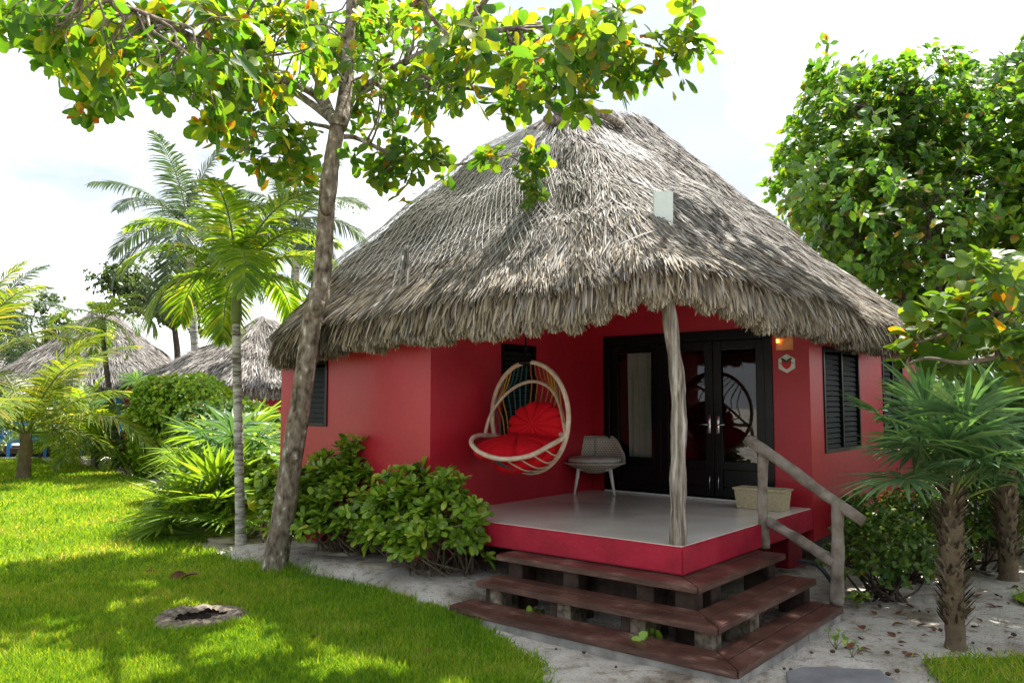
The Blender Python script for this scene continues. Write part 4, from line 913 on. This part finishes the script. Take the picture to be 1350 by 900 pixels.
# ---- feather palms
def feather_palm(name, label, base, top, r, nf, fl, mat, bark='palmbark', leafL=.42, leafW=.016, elev=(-30, 70), droop=95, npair=42, shaft=None, group=None, vee=.25, az=None, cat='palm', trunk_n=12, bulge=.0, hang=.5, seg=20, lw=None):
    t = thing(name, label, cat, base, group); base = np.asarray(base, float); top = np.asarray(top, float)
    tb = MB(); P = spline([base-ZZ*.05, base*.66+top*.34+rng.normal(0, .02, 3), base*.33+top*.67+rng.normal(0, .02, 3), top], 40)
    rad = np.interp(np.linspace(0, 1, 40), [0, .05, .2, 1], [r*1.5, r*1.2, r, r*.85])*(1+.03*np.cos(np.arange(40)*2.1)); tube(tb, P, rad, trunk_n, True, 0, .01)
    tb.build('trunk', M[bark], t)
    if shaft:
        sb = MB(); Q = np.linspace(top-ZZ*.05, top+ZZ*shaft, 10); tube(sb, Q, np.interp(np.linspace(0, 1, 10), [0, .2, .6, 1], [r*1.05, r*1.25, r*.95, r*.5]), 12); sb.build('crownshaft', M['stemgreen'], t); o = top+ZZ*shaft
    else: o = top
    lm = MB(); rm = MB()
    for i in range(nf):
        f = (i+.5)/nf; a = (i*2.39996+rng.normal(0, .2)) if az is None else az[i]
        el = math.radians(elev[1]+(elev[0]-elev[1])*f+rng.normal(0, 5)); d = np.array([math.cos(a), math.sin(a), 0]); FL = fl*rng.uniform(.85, 1.1)
        tt = np.linspace(0, 1, seg); ang = el-math.radians(droop)*tt**1.35*(.55+.45*math.cos(el))
        st = FL/(seg-1); pts = [o+d*r*.4]
        for g_ in ang[:-1]: pts.append(pts[-1]+(d*math.cos(g_)+ZZ*math.sin(g_))*st)
        pts = np.array(pts); tube(rm, pts, np.linspace(.018, .003, seg)*(fl/1.4)**.5, 5, False)
        q = np.repeat(np.linspace(.12, .995, npair), 2); sd = np.tile([1., -1.], npair); m = len(q)
        idx = q*(seg-1); i0 = np.clip(idx.astype(int), 0, seg-2); fr_ = (idx-i0)[:, None]
        p = pts[i0]*(1-fr_)+pts[i0+1]*fr_; dr = nrm(pts[i0+1]-pts[i0]); sdv = nrm(np.cross(dr, ZZ+1e-3))*sd[:, None]; upv = np.cross(nrm(np.cross(dr, ZZ+1e-3)), dr)
        fw_ = (.45+.9*q**2.2)[:, None]; D = nrm(sdv*1.0+dr*fw_+upv*vee+rng.normal(0, .06, (m, 3)))
        Ls = leafL*np.clip(np.sin(np.pi*(q*.86+.12)), .15, 1)**.7*rng.uniform(.9, 1.08, m)
        blades(lm, p, D, nrm(upv+rng.normal(0, .15, (m, 3))), Ls, (lw or leafW)*rng.uniform(.85, 1.1, m), T_LEAFLET, .35, hang*rng.uniform(.5, 1.3, m)*(1-.4*q), .05)
    rm.build('frond_stem', M['stemgreen'], t); lm.build('crown', M[mat], t); return t
xb = gp(318, 730); xt = at(311, 432, xb[1])
feather_palm('feather_palm', 'slender palm with pale ringed trunk and arching bright fronds beside the hut', xb, xt+ZZ*.1, .062, 15, 1.75, 'palm', 'palmbark', .5, .02, (2, 80), 122, 56, .55, None, .25, None, 'palm', 14, 0, .55)
cb = np.array([-10.4, 27., 0]); feather_palm('coconut_palm', 'tall blue-green coconut palm behind the far thatched roof', cb, at(250, 305, 27), .14, 15, 3.7, 'coco', 'palmbark', .95, .035, (-25, 82), 80, 44, None, None, .15, None, 'palm', 10, 0, .55)
cb = np.array([-6.4, 23., 0]); feather_palm('coconut_palm', 'coconut palm half hidden behind the leaning almond trunk', cb, at(392, 288, 23), .13, 14, 2.6, 'coco', 'palmbark', .75, .03, (-35, 75), 85, 40, None, None, .15, None, 'palm', 10, 0, .55)
yb = gp(31, 633); feather_palm('young_coconut_palm', 'young coconut palm on the lawn with long arching yellow-green fronds', yb, yb+ZZ*1.15, .16, 13, 3.6, 'youngcoco', 'fibrebark', .95, .027, (8, 78), 92, 50, None, None, .2, [0.15, -.5, 3.6, 1.0, 2.4, .55, -1.2, 4.4, 1.9, -.1, 3.0, -2.0, .35], 'palm', 10, 0, .4)
y2 = gp(-70, 628); feather_palm('young_coconut_palm', 'arching coconut fronds entering at the left edge of the lawn', y2, y2+ZZ*2.2, .15, 13, 4.3, 'youngcoco', 'fibrebark', 1.0, .027, (-10, 80), 85, 50, None, None, .2, [.1, -.4, .6, 1.2, 2.4, 3.3, -1.2, 4.4, .3, -.15, 3.0, -.8, .9], 'palm', 10, 0, .4)
sb_ = np.array([-12.4, 25.5, 0]); feather_palm('feather_palm', 'small feather palm standing in front of the far blue hut', sb_, at(135, 440, 25.5), .09, 11, 1.7, 'palm', 'dark', .5, .022, (-40, 65), 100, 30, .5, None, .3, None, 'palm', 8, 0, .4)
lb = np.array([-20.5, 32., 0]); feather_palm('coconut_palm', 'coconut palm far off behind the fronds at the left edge', lb, at(-8, 420, 32), .14, 14, 3.4, 'coco', 'palmbark', .9, .035, (-30, 80), 85, 40, None, None, .15, None, 'palm', 8, 0, .5)
# dried fronds and flower stalk hanging under the slender palm's crown are part of that palm's look: separate small thing not needed
for i, (px, py, h, lab) in enumerate([(72, 611, 1.1, 'small bushy palm at the far lawn edge, nearest the young coconut palm'), (97, 613, 1.5, 'small bushy palm by the pale path with taller leaves'), (128, 622, 1.3, 'small bushy palm between the pale path and the clipped hedge'), (52, 606, 1.6, 'small bushy palm in front of the far blue porch rail'), (112, 603, 2.2, 'taller bushy palm in front of the far blue wall')]):
    b_ = gp(px, py-2); feather_palm('clump_palm', lab, b_, b_+ZZ*h*.6, .05, 20, 1.5, 'palm', 'dark', .42, .026, (-10, 80), 75, 22, None, 'small palms along the far lawn edge', .25, None, 'palm', 7, 0, .25)
# ---- fan palms
def fan_palm(name, label, base, H_, r, nl, R, mat, petL=(.5, .9), elev=(-35, 80), nseg=30, group=None, bark='fibrebark', az=None, arc=300, cat='palm', droop=.28, boots=True, W=None):
    t = thing(name, label, cat, base, group); base = np.asarray(base, float); top = base+ZZ*H_+rng.normal(0, .01, 3)
    tb = MB()
    if H_ > .15:
        P = spline([base-ZZ*.05, base+ZZ*H_*.4+rng.normal(0, .015, 3), top], 26); tube(tb, P, np.interp(np.linspace(0, 1, 26), [0, .1, .4, .75, 1], [r*1.15, r*.95, r, r*1.15, r*.8])*(1+.05*np.sin(np.arange(26)*2.)), 14, True, 0, .04)
        if boots:
            n = int(H_*330); z = rng.uniform(.12*H_, H_, n); a = rng.uniform(0, TAU, n); d = np.stack([np.cos(a), np.sin(a), np.zeros(n)], 1)
            pp_ = base+d*(r*.92)+ZZ*z[:, None]; blades(tb, pp_, d*.55+ZZ*.9, d, rng.uniform(.07, .16, n), rng.uniform(.007, .017, n), T_STRAW, .3, 0, -.15)
        tb.build('trunk', M[bark], t)
    lm = MB(); rm = MB()
    for i in range(nl):
        f = (i+.5)/nl; a = (i*2.39996+rng.normal(0, .25)) if az is None else az[i]; el = math.radians(elev[1]+(elev[0]-elev[1])*f+rng.normal(0, 6)); d = np.array([math.cos(a), math.sin(a), 0.])
        pl = rng.uniform(*petL); o = top-ZZ*(.2*f*min(H_, .8)); tt = np.linspace(0, 1, 8); ang = el-.5*tt**1.5; pts = [o+d*r*.5]
        for g_ in ang[:-1]: pts.append(pts[-1]+(d*math.cos(g_)+ZZ*math.sin(g_))*pl/7)
        pts = np.array(pts); tube(rm, pts, np.linspace(.014, .007, 8), 5, False)
        ax = nrm(pts[-1]-pts[-2]); sd = nrm(np.cross(ax, ZZ)); ax2 = nrm(ax*.92-ZZ*.35*math.cos(el)); up = np.cross(sd, ax2); up = up if up[2] > 0 else -up
        ph = np.radians(np.linspace(-arc/2, arc/2, nseg)+rng.normal(0, 1.5, nseg)); rr = R*rng.uniform(.85, 1.1)
        D = ax2*np.cos(ph)[:, None]+sd*np.sin(ph)[:, None]+up*.16+rng.normal(0, .04, (nseg, 3))
        Ls = rr*(.62+.38*np.cos(ph/2.2)**1.2)*rng.uniform(.92, 1.06, nseg)
        blades(lm, np.repeat(pts[-1:], nseg, 0), D, np.repeat(up[None], nseg, 0), Ls, (W or .024)*R/.6*rng.uniform(.9, 1.1, nseg), T_SEG, .45, droop*rng.uniform(.3, 1.6, nseg), .03)
    rm.build('petiole', M['stemgreen'], t); lm.build('crown', M[mat], t); return t
fan_palm('fan_palm', 'fan palm with shaggy trunk standing on the sand right of the steps', gp(1260, 851), 1.3, .078, 19, .57, 'fan', (.36, .7), (32, 88), 38, None, 'fibrebark', None, 310, 'palm', .24)
fan_palm('fan_palm', 'second fan palm farther back at the right edge with a dark shaggy trunk', gp(1330, 763), 1.5, .1, 17, .74, 'fan', (.45, .85), (14, 84), 36, None, 'fibrebark', None, 310, 'palm', .25)
fan_palm('fan_palm', 'low dark fan palm between the shrubs and the hut corner window', np.array([6.0, 10.2, 0]), 1.1, .09, 12, .6, 'fan', (.4, .8), (0, 80), 28)
fan_palm('fan_palm', 'bright low fan palm at the lawn corner, trunkless and spreading', gp(280, 706), .14, .08, 24, .85, 'fanlight', (.35, .85), (8, 88), 32, None, 'fibrebark', None, 290, 'palm', .12, False, .02)
fan_palm('fan_palm', 'large light green fan palm behind the slender ringed trunk', np.array([-4.9, 14.0, 0]), .7, .1, 17, .95, 'fanlight', (.5, .95), (-5, 80), 30, None, 'fibrebark', None, 300, 'palm', .3, False, .026)
fan_palm('fan_palm', 'fan palm between the far thatched hut and the red wall end', np.array([-4.3, 12.6, 0]), .9, .1, 13, .8, 'fan', (.4, .8), (-5, 80), 30, None, 'fibrebark', None, 300, 'palm', .3, False, .024)
fan_palm('fan_palm', 'dark fan palm in front of the far hut wall above the hedge', np.array([-10.6, 23, 0]), 1.9, .1, 12, .75, 'fan', (.4, .8), (0, 80), 24)
# ---- bushes
def bush(name, label, base, r, nt, per, L, W, mat, tpl=T_OVAL, stems=14, group=None, open_=(30, 95), zlow=.12, cat='bush', stem_m='branch', fold=.2, cut=None, core=False):
    t = thing(name, label, cat, base, group); base = np.asarray(base, float); r = np.asarray(r, float); tb = MB()
    d = rdir(nt*3); d[:, 2] = np.abs(d[:, 2])*1.15-.35; q = rng.uniform(.4, 1, len(d))**.5*np.where(rng.uniform(0, 1, len(d)) < .14, rng.uniform(1.05, 1.28, len(d)), 1.); T = base+ZZ*r[2]*.45+d*q[:, None]*r*np.array([1, 1, .62]); lump = 1+.16*np.sin(T[:, 0]*6+T[:, 1]*3)*np.sin(T[:, 1]*7+1)+rng.normal(0, .05, len(T)); T[:, 2] *= lump
    T = T[T[:, 2] > zlow]
    if cut is not None: T = T[cut(T)]
    T = T[:nt]; ax = nrm((T-(base+ZZ*r[2]*.2)))*.7+np.array([0, 0, .55])+rng.normal(0, .3, T.shape)
    for i in rng.choice(len(T), min(stems, len(T)), False):
        s = base+np.array([*rng.normal(0, .22, 2), 0])*r; s[2] = -.03; twig(tb, s, T[i], .017, .006, .14, 5, 9)
    tb.build('stem', M[stem_m], t); lm = MB(); rosettes(lm, T, ax, per, L, W, tpl, open_, fold, .12, .12, .015); lm.build('foliage', M[mat], t); return t
front = lambda T: ((T-P0) @ Vv) < -.04
bush('bush', 'leafy bright green bush with bare twisted stems beside the porch', gp(590, 752, .15), (.9, .6, 1.2), 250, 11, .15, .033, 'scaevola', T_ALMOND, 40, None, (30, 90), .16, cut=front)
bush('bush', 'leafy green bush against the red wall, nearer the leaning trunk', gp(478, 728, .15), (1.05, .6, 1.22), 300, 11, .15, .033, 'scaevola', T_ALMOND, 30, None, (30, 90), .2, cut=front)
bush('bush', 'green bush between the leaning trunk and the hut corner', gp(405, 708, .15), (.65, .5, 1.25), 160, 11, .15, .033, 'scaevola', T_ALMOND, 20, None, (30, 90), .12, cut=front)
bush('bush', 'loose green bush behind the slender ringed palm trunk', np.array([-3.75, 11.8, 0]), (.6, .6, 1.25), 170, 8, .15, .042, 'scaevola', T_OVAL, 20)
# bare twig poking from the first bush
# broad-leaved plant behind the trunk
bl = thing('broadleaf_plant', 'plant with a few large upright leaves behind the leaning tree trunk', 'plant', gp(352, 722)); tb = MB(); lm = MB(); o = gp(352, 722)
tip = [(388, 605, 0.1), (400, 640, -.1), (352, 628, .1), (330, 655, -.1), (345, 650, -.3), (402, 668, -.1), (322, 636, .2), (415, 632, .1), (370, 640, .3), (340, 618, .3)]
P = []; D = []; N = []
for px, py, d in tip:
    e = at(px, py, o[1]+d); b = o*.45+e*.55+ZZ*.1; twig(tb, o+np.array([*rng.normal(0, .03, 2), -.03]), b, .011, .007, .06, 5, 8); P.append(b); D.append(e-b); N.append(nrm(np.array([rng.normal(0, .4), -.6, .8])))
D = np.array(D); blades(lm, np.array(P), D, np.array(N), np.linalg.norm(D, axis=1)*1.15, .085, T_LANCE, .25, .1, .15)
tb.build('stem', M['branch'], bl); lm.build('foliage', M['branchleaf'], bl)
# right side shrubs
RS = [(1165, 788, .55, .5, 1.0, 'dark green shrub nearest the log handrail on the sand'), (1205, 762, .6, .6, 1.0, 'dark green shrub behind the nearer fan palm trunk'), (1118, 740, .35, .4, .9, 'small shrub between the handrail and the red wall'), (1285, 748, .6, .6, 1.1, 'green shrub between the two fan palm trunks')]
for px, py, rx, ry, h, lab in RS:
    b_ = gp(px, py); bush('shrub', lab, b_, (rx, ry, h), int(300*rx/.55), 8, .075, .024, 'shrub', T_OVAL3, 22, 'shrubs on the sand right of the hut', (25, 100), .14, 'shrub', 'dark', cut=lambda T: ((T-P0) @ U) < -.08)
for k, (x, y, rx, h, lab) in enumerate([(6.6, 12.6, 1.2, 2.2, 'tall dense shrub right of the second hut window'), (8.2, 13., 1.5, 2.6, 'tall dense shrub at the far right edge behind the fan palms'), (7.2, 10.3, .9, 1.4, 'dense shrub behind the second fan palm'), (9.6, 15.5, 2, 3.0, 'tallest dense shrub below the big tree')]):
    bush('shrub', lab, (x, y, 0), (rx, rx*.8, h), 420, 8, .11, .036, 'shrub', T_OVAL3, 14, 'dense shrubs at the far right', (25, 100), .1, 'shrub', 'dark')
# clipped hedge at the far left and plants round it
def hedge(label, base, r, n, mat='hedge'):
    t = thing('hedge', label, 'hedge', base); base = np.asarray(base, float); r = np.asarray(r, float); d = rdir(n); ex = .62
    d = np.sign(d)*np.abs(d)**ex; q = rng.uniform(.82, 1.02, n)+.04*np.sin(d[:, 0]*6+d[:, 2]*7); T = base+ZZ*r[2]+d*q[:, None]*r; ok = T[:, 2] > .05; T = T[ok]; dd = nrm(d[ok]/r)
    lm = MB(); rosettes(lm, T, dd+rng.normal(0, .35, dd.shape), 5, .12, .045, T_OVAL3, (20, 90), .15, .1, .05, .03); lm.build('foliage', M[mat], t)
    tb = MB()
    for _ in range(12):
        e = base+ZZ*r[2]+rdir(1)[0]*r*.8; e[2] = abs(e[2])+.3; twig(tb, base+np.array([*rng.normal(0, .25, 2), -.05]), e, .035, .015, .1, 5, 8)
    # dense inner twig-and-leaf mass
    inner = base+ZZ*r[2]+rdir(n//4)*rng.uniform(.2, .8, (n//4, 1))*r; inner = inner[inner[:, 2] > .1]; l2 = MB(); rosettes(l2, inner, rdir(len(inner)), 5, .2, .09, T_OVAL3, (20, 90), .1, .1, .05, .05); l2.build('inner_foliage', M[mat], t)
    tb.build('stem', M['dark'], t)
hedge('rounded clipped bright green hedge at the far end of the lawn', gp(222, 632)+np.array([0, .8, 0]), (1.25, .95, 1.28), 3000)
hedge('clipped hedge mass behind the bright fan palm', np.array([-5.6, 16.0, 0]), (1.0, .9, .95), 2200, 'shrub')
for px, py, rx, h, lab in [(175, 628, .5, .9, 'low dark shrub at the left foot of the clipped hedge'), (238, 690, .42, .62, 'low rounded shrub at the left foot of the bright fan palm'), (148, 612, .6, 1.0, 'low dark shrub by the stone seat on the pale path')]:
    b_ = gp(px, py); bush('shrub', lab, b_, (rx, rx, h), 220, 8, .075 if py > 650 else .11, .026 if py > 650 else .04, 'shrub', T_OVAL3, 12, 'low shrubs along the lawn edge', (25, 100), .06, 'shrub', 'dark')
# little weeds by the steps
def weed(label, base, n, L):
    t = thing('weed', label, 'plant', base); tb = MB(); lm = MB(); tips_ = np.asarray(base)+np.column_stack([rng.normal(0, .05, (n, 2)), rng.uniform(.05, .14, n)])
    for p in tips_: twig(tb, np.asarray(base)-ZZ*.02, p, .004, .002, .1, 4, 5)
    rosettes(lm, tips_, nrm(tips_-np.asarray(base)), 4, L, L*.35, T_OVAL, (40, 90), .2, .1, .1, .005); tb.build('stem', M['stemgreen'], t); lm.build('foliage', M['scaevola'], t)
weed('small green weed sprouting between the lower step boards', H(.02, -.62, 0), 9, .1); weed('tiny weed under the middle step near its left end', H(1.25, -.5, 0), 5, .08)
weed('tiny sprig on the sand beside the concrete step blocks', gp(1102, 852), 6, .045); weed('tiny green seedling on the sand near the grey paving slab', gp(1123, 864), 3, .035)
weed('green seedling on the sand left of the nearer fan palm', gp(1130, 800), 8, .07)
# roof tuft
rt = thing('roof_plant', 'bright green leafy tuft growing out of the thatched slope', 'plant', at(700, 268, 8.55)); lm = MB(); tb = MB(); o = at(703, 268, 8.75)
tt_ = np.array([at(x, y, 8.5) for x, y in ((692, 240), (700, 247), (706, 252), (714, 256), (700, 262), (694, 272), (709, 262), (686, 233), (680, 226), (698, 255))])
for p in tt_: twig(tb, o, p, .01, .005, .06, 4, 6)
rosettes(lm, tt_, nrm(tt_-o)+np.array([0, -.3, .3]), 7, .085, .03, T_OVAL, (30, 95), .2, .1, .1, .01); tb.build('stem', M['stemgreen'], rt); lm.build('foliage', M['branchleaf'], rt)
# grey dried palm sheath on the thatch
ds = MB(); o = at(536, 328, 9.0); pp_ = spline([at(536, 327, 8.98), at(539, 345, 8.84), at(540, 365, 8.70), at(534, 385, 8.58), at(532, 402, 8.48)], 14)
n = 14; blades(ds, np.repeat(pp_[:1], 16, 0)+rng.normal(0, .025, (16, 3)), pp_[-1]-pp_[0]+rng.normal(0, .1, (16, 3)), np.array([-.3, -.9, .4])+rng.normal(0, .5, (16, 3)), rng.uniform(.25, .62, 16), .014, T_STRAW, .5, .1, .05)
tag(ds.build('dried_sheath', M['thatch'], base=o), 'grey dried palm sheath lying on the camera-facing thatch above the wall', 'palm sheath')
# ------------------------------------------------------------------ ground things
# old concrete ring in the lawn
def ring():
    c = gp(262, 819); t = MB(); rows = []; n = 72; a = np.arange(n)/n*TAU
    wob = 1+.05*np.sin(a*3+1)+.035*np.sin(a*7+2)+rng.normal(0, .012, n); iw = 1+.16*np.sin(a*2+.5)+.1*np.sin(a*5)+rng.normal(0, .03, n)
    for r_, z, ww in ((.44, -.03, wob), (.435, .03, wob), (.39, .06, wob), (.31, .075, wob), (.24, .073, .5*wob+.5*iw), (.205, .065, iw), (.19, .055, iw), (.185, .02, iw), (.18, .0, iw)):
        rows.append(np.stack([c[0]+.01+r_*ww*np.cos(a), c[1]+r_*ww*np.sin(a)*.95, z+rng.normal(0, .007, n)*(z > 0)], 1))
    rows.append(np.repeat(c[None]+np.array([[0, 0, -.25]]), n, 0))
    sb = MB(); sb.add(np.concatenate([np.stack([c[0]+.19*iw*np.cos(a), c[1]+.19*iw*np.sin(a), np.full(n, .034)], 1), [c+ZZ*.026]]), np.stack([np.arange(n), (np.arange(n)+1) % n, np.full(n, n)], -1)); grid_add(t, np.array(rows[:7]), 0, True); grid_add(t, np.array(rows[6:]), 1, True)
    o = t.build('concrete_ring', [M['roughslab'], M['hole_shade']], base=c); sb.build('hole_shade', M['hole_shade'], o); tag(o, 'weathered round concrete ring with a dark hole sunk in the lawn', 'concrete ring')  # inner wall and disc carry the hole's shade as dark colour
ring()
# dry leaves on the lawn
for px, py, lab, n in ((222, 769, 'curled dark red dead leaf lying on the lawn above the concrete ring', 3), (236, 773, 'pale curled dead leaf beside the dark red one on the lawn', 1)):
    mb = MB(); c = gp(px, py)+ZZ*.06; blades(mb, np.repeat(c[None], n, 0)+rng.normal(0, .02, (n, 3)), np.array([[.6, .3, .25]]*n)+rng.normal(0, .5, (n, 3))*np.array([1, 1, .3]), np.array([[.1, -.5, .8]]*n)+rng.normal(0, .3, (n, 3)), .17, .05, T_ALMOND, .5, 0, .5); tag(mb.build('dead_leaf', M['deadleaf'], base=gp(px, py)), lab, 'leaf')
for i, (px, py) in enumerate([(150, 690), (80, 740), (330, 800), (420, 850), (120, 850), (500, 830), (250, 710), (40, 680), (560, 872), (190, 760), (300, 870)]):
    mb = MB(); c = gp(px, py)+ZZ*.055; blades(mb, c[None], np.array([[*rng.normal(0, 1, 2), .15]]), np.array([[.1, -.2, 1]]), rng.uniform(.08, .15), .032, T_ALMOND, .4, 0, .3)
    tag(mb.build('lawn_leaf', M['deadleaf'], base=gp(px, py)), 'small fallen brown leaf lying on the lawn grass', 'leaf', 'small fallen leaves scattered on the lawn')
# stone edging under the bushes
def rock(label, c, size, rz, mat='stone', name='edging_stone', group='limestone edging stones'):
    bm = bmesh.new(); bmesh.ops.create_cube(bm, size=1); bmesh.ops.subdivide_edges(bm, edges=bm.edges[:], cuts=4, use_grid_fill=True)
    c = np.asarray(c, float)
    for v in bm.verts:
        p = v.co.normalized()*.62; q = v.co*.55+p*.45; k = 1+.16*math.sin(q.x*7+c[0]*9)*math.sin(q.y*6+c[1]*5)+.1*math.sin(q.z*9+q.x*5+c[0]*3); q = q*k; v.co = Vector((q.x*size[0], q.y*size[1], q.z*size[2]))
    mb = MB(); cs, sn = math.cos(rz), math.sin(rz); bm_add(mb, bm, 0, lambda V: c+np.stack([V[:, 0]*cs-V[:, 1]*sn, V[:, 0]*sn+V[:, 1]*cs, V[:, 2]+size[2]*.3], 1)); tag(mb.build(name, M[mat], base=c), label, 'stone', group)
rock('limestone edging stone nearest the leaning trunk', gp(405, 727, .05), (.5, .22, .17), -.3); rock('longest limestone edging stone, in the middle of the row', gp(447, 741, .05), (.55, .25, .17), -.35); rock('limestone edging stone under the porch-side bush', gp(496, 757, .05), (.45, .25, .15), -.4)
rock('brown stone lying under the fan palm beds at the lawn edge', gp(292, 716), (.3, .2, .1), .2, 'stone', 'edging_stone')
# paving slab at the bottom edge
c = gp(1106, 898); mb = MB(); pts = [gp(x, y)+ZZ*.0 for x, y in ((1036, 889), (1060, 883), (1160, 887), (1182, 905), (1180, 925), (1040, 918))]
prism(mb, [p+ZZ*.03 for p in pts], -ZZ*.08, 0, .008); tag(mb.build('paving_slab', M['slate'], base=c, smooth=False), 'dark grey paving slab set in the sand at the bottom of the path', 'paving slab')
# fallen fruit and litter on the sand
FR = [(856, 866, 'orange-brown'), (851, 868, 'orange-brown'), (762, 812, 'dark'), (770, 861, 'dark'), (702, 886, 'dark'), (733, 856, 'dark'), (812, 880, 'dark'), (1034, 882, 'dark'), (1043, 885, 'dark'), (1070, 861, 'dark'), (1170, 861, 'dark'), (1183, 886, 'dark'), (1171, 890, 'dark'), (1212, 806, 'dark'), (1224, 807, 'dark'), (1305, 857, 'dark'), (1337, 838, 'brown'), (1339, 774, 'brown'), (1283, 848, 'brown'), (1098, 860, 'dark'), (1240, 832, 'dark'), (1160, 800, 'dark')]
c0 = np.array([0., 0, 0]); mb = MB(); th = np.linspace(0, math.pi, 9)
rows = np.array([[np.array([.03*math.sin(a)*math.cos(b)*(1+.1*math.cos(3*b)), .022*math.sin(a)*math.sin(b), .018-.02*math.cos(a)]) for b in np.linspace(0, TAU, 13)[:-1]] for a in th]); grid_add(mb, rows, 0, True)
FL_ = 'fallen almond fruits and nuts scattered on the sand'
nut0 = mb.build('fallen_fruit', M['nut'], base=c0)
for i, (px, py, k) in enumerate(FR):
    o = nut0 if i == 0 else nut0.copy()
    if i: COL.objects.link(o)
    o.location = tuple(gp(px, py)); o.rotation_euler = (0, 0, rng.uniform(0, 6)); o.scale = (rng.uniform(.4, .8),)*3; tag(o, 'small dry fallen fruit lying on the pale sand', 'fruit', FL_)
DL = [(560, 774), (585, 800), (545, 800), (690, 762), (745, 790), (560, 795), (505, 775), (1290, 790), (1320, 800), (1195, 800), (1320, 790), (775, 755), (640, 770)]+[(int(x), int(y)) for x, y in zip(rng.uniform(400, 650, 26), rng.uniform(762, 790, 26)) if y > 757+(x-400)*.12]+[(int(x), int(y)) for x, y in zip(rng.uniform(1120, 1345, 46), rng.uniform(770, 870, 46))]
mb = MB(); blades(mb, np.array([[0, 0, .012]]), np.array([[1, 0, .08]]), np.array([[0, 0, 1.]]), .13, .036, T_ALMOND, .4, 0, .3); dl0 = mb.build('dry_leaf', M['deadleaf'], base=c0)
for i, (px, py) in enumerate(DL):
    o = dl0 if i == 0 else dl0.copy()
    if i: COL.objects.link(o)
    o.location = tuple(gp(px, py)); o.rotation_euler = (rng.normal(0, .15), rng.normal(0, .15), rng.uniform(0, 6)); o.scale = (rng.uniform(.3, 1.0),)*3; tag(o, 'dry brown fallen leaf lying on the sand', 'leaf', 'dry leaves scattered on the sand')
# ------------------------------------------------------------------ far huts on the left
def far_hut(label, c, ang, a, b, ze, zr, rl, wall, rail=False, ridge=False):
    t = thing('far_hut', label, 'hut', c); uu = np.array([math.cos(ang), math.sin(ang), 0]); vv = np.array([-math.sin(ang), math.cos(ang), 0]); o = np.asarray(c, float)
    S = roof_fn(0., 0., a, b, 4.5, zr, -rl, rl, lambda x, y: ze+.4+0*x, (o, uu, vv)); build_roof(S, lambda e: np.full(len(e), ze), 26000, 9000, t, None, (.25, .5), (.007, .017), [M['thatchbase'], M['thatch'], M['thatch']])
    mb = MB(); box(mb, o+ZZ*(ze*.5+.35), (2*a-.9, 2*b-.9, ze-.1), [uu, vv, ZZ], .02); w0 = mb.build('wall', M[wall], t, smooth=False)
    def onface(nm, x, z, w_, h, m_, out=.0):
        mb = MB(); box(mb, o+uu*x-vv*(b-.45+out)+ZZ*z, (w_, .06, h), [uu, vv, ZZ], .006); mb.build(nm, M[m_], t, smooth=False)
    if rail: onface('window', -a*.4, 1.75, 1.1, 1.0, 'black'); onface('door', a*.25, 1.55, 1.1, 2.0, 'black')
    if rail:
        for x in np.linspace(-a, a, 7): mb = MB(); box(mb, o+uu*x-vv*(b+1.2)+ZZ*.7, (.12, .12, 1.4), [uu, vv, ZZ], .01); mb.build('porch_post', M[rail], t, smooth=False)
        for z in (.55, .8, 1.05): mb = MB(); box(mb, o-vv*(b+1.265)+ZZ*z, (2*a, .04, .15), [uu, vv, ZZ], .01); mb.build('porch_rail', M[rail], t, smooth=False)
        mb = MB(); box(mb, o-vv*(b+.4)+ZZ*.22, (2*a, 1.7, .16), [uu, vv, ZZ], .01); mb.build('porch_floor', M['darkwood'], t, smooth=False)
    if ridge: mb = MB(); tube(mb, [o-vv*(rl+.8)+ZZ*(zr+.0), o+vv*(rl+.8)+ZZ*(zr+.05)], .08, 8); mb.build('ridge_pole', M['wood'], t)
far_hut('far red hut under a low grey thatched roof above the clipped hedge', (-8.1, 26.5, 0), .15, 3.9, 3.6, 2.0, 4.5, .8, 'red')
far_hut('far bright blue hut with thatched roof and porch rail behind the small palms', (-16.6, 32.5, 0), .1, 3.6, 3.4, 2.2, 5.4, .8, 'blue', 'blue')
far_hut('farthest thatched hut half hidden by fronds at the left edge', (-25.5, 35.5, 0), .1, 3.6, 3.4, 2.4, 5.6, .8, 'blue', 'blue')
# stone seat by the path
b_ = gp(140, 612); mb = MB(); t = thing('stone_bench', 'low pale stone bench beside the far path', 'bench', b_)
box(mb, b_+ZZ*.36, (.95, .4, .09), None, .015); mb.build('seat', M['stone'], t, smooth=False)
for s in (-.33, .33): mb = MB(); box(mb, b_+np.array([s, 0, .155]), (.14, .34, .32), None, .01); mb.build('leg', M['stone'], t, smooth=False)
